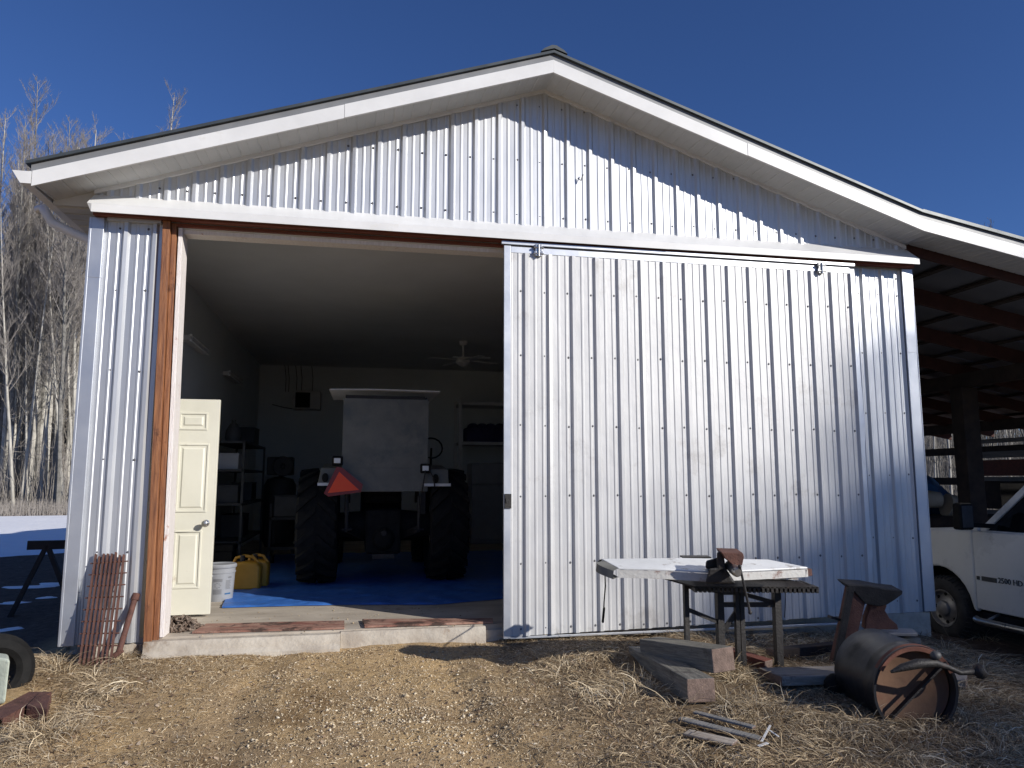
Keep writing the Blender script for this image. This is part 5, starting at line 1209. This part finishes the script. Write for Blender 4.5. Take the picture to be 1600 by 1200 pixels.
def blades(px, py, L, w_, el0, curl, ang, tint):
    n = len(px); K = 4; pz = zat(px, py)
    P_ = np.zeros((n, K+1, 3)); P_[:,0,0] = px; P_[:,0,1] = py; P_[:,0,2] = pz-.004
    el = el0.copy(); a = ang.copy(); da = rng.normal(0, .25, n)
    for k in range(K):
        st = L/K; P_[:,k+1,0] = P_[:,k,0]+np.cos(a)*np.cos(el)*st; P_[:,k+1,1] = P_[:,k,1]+np.sin(a)*np.cos(el)*st; P_[:,k+1,2] = P_[:,k,2]+np.sin(el)*st
        fl = zat(P_[:,k+1,0], P_[:,k+1,1])+.003+rng.random(n)*.006
        P_[:,k+1,2] = np.maximum(P_[:,k+1,2], fl); el = el-curl; a = a+da
    sx = -np.sin(ang)[:,None]; sy = np.cos(ang)[:,None]; tw = rng.normal(0, .5, n)[:,None]
    wk = w_[:,None]*np.array([.8,1,.9,.65,.12])[None,:]
    V1 = P_.copy(); V2 = P_.copy()
    V1[:,:,0] += sx*wk; V1[:,:,1] += sy*wk; V1[:,:,2] += tw*wk; V2[:,:,0] -= sx*wk; V2[:,:,1] -= sy*wk; V2[:,:,2] -= tw*wk
    VV = np.stack([V1, V2], 2).reshape(n*(K+1)*2, 3)
    base = (np.arange(n)*(K+1)*2)[:,None]; k = np.arange(K)[None,:]*2
    Fq = np.stack([base+k, base+k+1, base+k+3, base+k+2], 2).reshape(-1, 4)
    return VV, Fq, np.repeat(tint, (K+1)*2)
EXC = [((a.x, a.y), (b.x, b.y), .15) for a, b in TIMB_SEG]+[((a.x, a.y-.12), (b.x, b.y-.12), .10) for a, b in TIMB_SEG]
_a, _b = G(-10, 1135), G(70, 1102); EXC.append(((_a.x, _a.y-.05), (_b.x, _b.y-.05), .11))
_a, _b = G(1207, 1068), G(1330, 1064); EXC.append(((_a.x, _a.y), (_b.x, _b.y), .13))
_a, _b = G(1065, 1130), G(1190, 1165); EXC.append(((_a.x, _a.y), (_b.x, _b.y), .07))
_a = G(-5, 1095); EXC.append(((_a.x, _a.y), (_a.x-.1, _a.y+.1), .2))
def excl(px, py):
    m = np.zeros(len(px), bool)
    for (ax, ay), (bx, by), r in EXC:
        dx, dy = bx-ax, by-ay; t = np.clip(((px-ax)*dx+(py-ay)*dy)/(dx*dx+dy*dy), 0, 1); m |= np.hypot(px-ax-dx*t, py-ay-dy*t) < r
    return m
def in_things(px, py):   # keep blades out of the slab and the timbers' tops
    return (py > -.13) & (px > -1.6) & (px < 1.15)
def scatter(n, x0, x1, y0, y1, dens):
    px = rng.uniform(x0, x1, n); py = rng.uniform(y0, y1, n); d = dens(px, py); k = rng.random(n) < d; k &= ~in_things(px, py); k &= ~excl(px, py); k &= ~((py > .0) & (px > -2.1) & (px < 5.25))
    return px[k], py[k]
def nzv(px, py, s, o): return np.array([noise.noise((a*s, b*s, o)) for a, b in zip(px, py)])
def pathmask(px, py):
    c = .15+.12*np.sin(py*1.1); wv = .95+.15*np.sin(px*3+py*2)
    return np.clip(1-np.abs(px-c)/(wv*1.35), 0, 1)
allV = []; allF = []; allT = []; off = 0
def push(t):
    global off
    v, f, c = t; allV.append(v); allF.append(f+off); allT.append(c); off += len(v)
# short matted straw everywhere
px, py = scatter(120000, -3.4, 4.9, -3.6, .1, lambda x, y: np.where(pathmask(x, y) > .35, .35, 1)*np.clip(.75+.5*np.sin(x*2.3+1)*np.sin(y*3.1), .2, 1))
n = len(px); push(blades(px, py, rng.uniform(.02, .075, n), rng.uniform(.0007, .0017, n), rng.uniform(-.05, .5, n), rng.uniform(.05, .3, n), rng.uniform(0, 2*pi, n), np.clip(rng.normal(.5, .22, n), 0, 1)))
# longer matted grass off the wheel path
def gd(x, y):
    r = np.clip((x-1.15)/.7, 0, 1); l = np.clip((-1.25-x)/.5, 0, 1); wall = np.clip((y+.42)/.3, 0, 1)*.5
    return np.clip(np.maximum(np.maximum(r, l), wall*(np.abs(x) > 1.2)), 0, 1)
px, py = scatter(105000, -3.4, 5.2, -3.6, .1, gd); n = len(px); cl = nzv(px, py, 2.3, 4); k = rng.random(n) < np.clip(.62+cl*1.3, .12, 1); px, py, cl = px[k], py[k], cl[k]; n = len(px)
ang = nzv(px, py, 1.1, 9)*7+rng.normal(0, .7, n)
push(blades(px, py, rng.uniform(.07, .24, n), rng.uniform(.0010, .0023, n), rng.uniform(.05, .75, n), rng.uniform(.18, .55, n), ang, np.clip(rng.normal(.34, .24, n)+cl*.6, 0, 1)))
# tufts
def tuft(x, y, m_, L0, r, t0=.65, e0=.6, e1=1.4):
    a = rng.uniform(0, 2*pi, m_); rr_ = rng.random(m_)*r; px = x+np.cos(a)*rr_; py = y+np.sin(a)*rr_; kk = ~excl(px, py); px, py, a = px[kk], py[kk], a[kk]; m_ = len(px)
    if m_ == 0: return
    push(blades(px, py, rng.uniform(L0*.3, L0, m_), rng.uniform(.0007, .0018, m_), rng.uniform(e0*.5, e1*.8, m_), rng.uniform(.15, .6, m_), a+rng.normal(0,.9,m_), np.clip(rng.normal(t0-.12, .24, m_), 0, 1)))
for (u, v, m_, L0, r) in ((195,1030,200,.22,.12),(215,1020,170,.20,.10),(150,1060,140,.24,.15),(100,1050,90,.32,.12),(85,1040,60,.34,.1),(60,1150,260,.30,.2),(100,1150,200,.25,.2),(1130,1100,420,.26,.2),(1180,1110,380,.25,.2),(1150,1070,220,.24,.14),(1200,1130,220,.22,.2),(1240,1110,120,.22,.2),(1000,1080,160,.16,.2),(960,1060,140,.15,.2),(1060,1110,110,.26,.1),(1400,1170,240,.22,.3),(1500,1130,200,.22,.25),(1560,1100,160,.25,.2),(1300,1150,200,.2,.25),(1560,1180,200,.25,.25),(1340,1130,160,.2,.15),(1450,1150,160,.2,.15),(1180,1000,140,.22,.15),(1260,1000,160,.18,.2),(950,990,110,.2,.12),(1010,988,110,.26,.12),(1050,985,110,.3,.1),(1090,985,90,.26,.1),(905,1000,100,.16,.15),(1230,985,100,.2,.2),(1300,1000,80,.2,.1),(860,1020,80,.10,.15),(1540,1000,60,.35,.12),(1535,1050,50,.42,.08),(1480,1020,50,.3,.15),(1150,1050,160,.22,.1)):
    p = G(u, v); tuft(p.x, p.y, m_, L0, r)
for i in range(150):
    s = rng.random(); x = rng.uniform(1.5, 4.8) if s < .62 else rng.uniform(-3.2, -1.5); y = rng.uniform(-3.4, -.15); tuft(x, y, 45, rng.uniform(.07,.17), .17, rng.uniform(.15,.7), .25, 1.0)
for x in np.arange(1.25, 5.2, .13): tuft(x, -.1+rng.normal(0,.05), 26, rng.uniform(.06,.2), .07, .5)
for x in (-2.15,-2.0,-1.85,-1.7): tuft(x, -.12, 30, .15, .08, .7)
go = fastmesh('dry_grass', np.concatenate(allV), np.concatenate(allF), STRAW, np.concatenate(allT)); tag(go, 'matted dry straw-coloured grass covering the yard', 'grass', kind='stuff')
# gravel
def stones(px, py, sz, tint, name, label):
    n = len(px); base = np.array([(1,0,0),(-1,0,0),(0,1,0),(0,-1,0),(0,0,.6),(0,0,-.6)]); V0 = base[None]*sz[:,None,None]*rng.uniform(.55, 1.25, (n, 6, 3)); V0 += rng.normal(0, .18, (n,6,3))*sz[:,None,None]
    a = rng.uniform(0, 2*pi, n); c, s = np.cos(a)[:,None], np.sin(a)[:,None]; X_ = V0[:,:,0]*c-V0[:,:,1]*s; Y_ = V0[:,:,0]*s+V0[:,:,1]*c
    V1 = np.stack([X_+px[:,None], Y_+py[:,None], V0[:,:,2]+(zat(px, py)+sz*.25)[:,None]], 2)
    f = np.array([(0,2,4),(2,1,4),(1,3,4),(3,0,4),(2,0,5),(1,2,5),(3,1,5),(0,3,5)]); F_ = (f[None]+(np.arange(n)*6)[:,None,None]).reshape(-1, 3)
    return tag(fastmesh(name, V1.reshape(-1,3), F_, GRAV, np.repeat(tint, 6)), label, 'gravel', kind='stuff')
px, py = scatter(42000, -1.9, 2.6, -3.6, -.1, lambda x, y: np.clip(pathmask(x, y)*1.3+.05, 0, 1)*np.clip(.5+.5*np.sin(x*5+y*3)*np.sin(y*7-x*2), .2, 1)); n = len(px)
c = G(640, 1120); d2 = ((px-c.x)/.42)**2+((py-c.y)/.5)**2
sz = rng.gamma(2.2, .0016, n)+.0012; tn = np.clip(rng.normal(.5, .22, n)+.2*np.exp(-d2), 0, 1)
ex = 2600; qx = rng.normal(c.x+.03, .42, ex); qy = rng.normal(c.y, .38, ex)
stones(np.concatenate([px, qx]), np.concatenate([py, qy]), np.concatenate([sz, rng.gamma(2.2, .0019, ex)+.0015]), np.concatenate([tn, np.clip(rng.normal(.6,.25,ex),0,1)]), 'gravel', 'pale gravel scattered on the wheel path before the door')
gx_ = rng.uniform(-1.4, 1.1, 900); gy_ = rng.uniform(-.04, 1.9, 900); kk = rng.random(900) < np.exp(-gy_*1.3); gx_, gy_ = gx_[kk], gy_[kk]; _z = zat
zat = lambda a, b: np.full(len(a), .101); stones(gx_, gy_, rng.gamma(2, .0016, len(gx_))+.001, np.clip(rng.normal(.35, .2, len(gx_)), 0, 1), 'grit', 'small grit and pebbles tracked onto the concrete slab'); zat = _z
# dead leaves and chips
LEAF = tint_mat('dead_leaf', [(0,(.10,.06,.04)),(.5,(.28,.19,.12)),(1,(.55,.44,.32))])
px, py = scatter(9000, -3.2, 5, -3.5, .0, lambda x, y: np.where(np.abs(x) > 1, 1, .5)); n = len(px); b4 = np.array([(-1,-.6,0),(1,-.6,0),(1,.6,0),(-1,.6,0)]); s = rng.uniform(.004, .012, n); a = rng.uniform(0, 2*pi, n)
V0 = b4[None]*s[:,None,None]; X_ = V0[:,:,0]*np.cos(a)[:,None]-V0[:,:,1]*np.sin(a)[:,None]; Y_ = V0[:,:,0]*np.sin(a)[:,None]+V0[:,:,1]*np.cos(a)[:,None]
Zz = rng.normal(0, .4, (n, 4))*s[:,None]+(zat(px, py)+.007)[:,None]
tag(fastmesh('leaf_litter', np.stack([X_+px[:,None], Y_+py[:,None], Zz], 2).reshape(-1,3), np.arange(n*4).reshape(-1,4), LEAF, np.repeat(rng.random(n), 4)), 'crumbled dead leaves among the straw', 'leaves', kind='stuff')
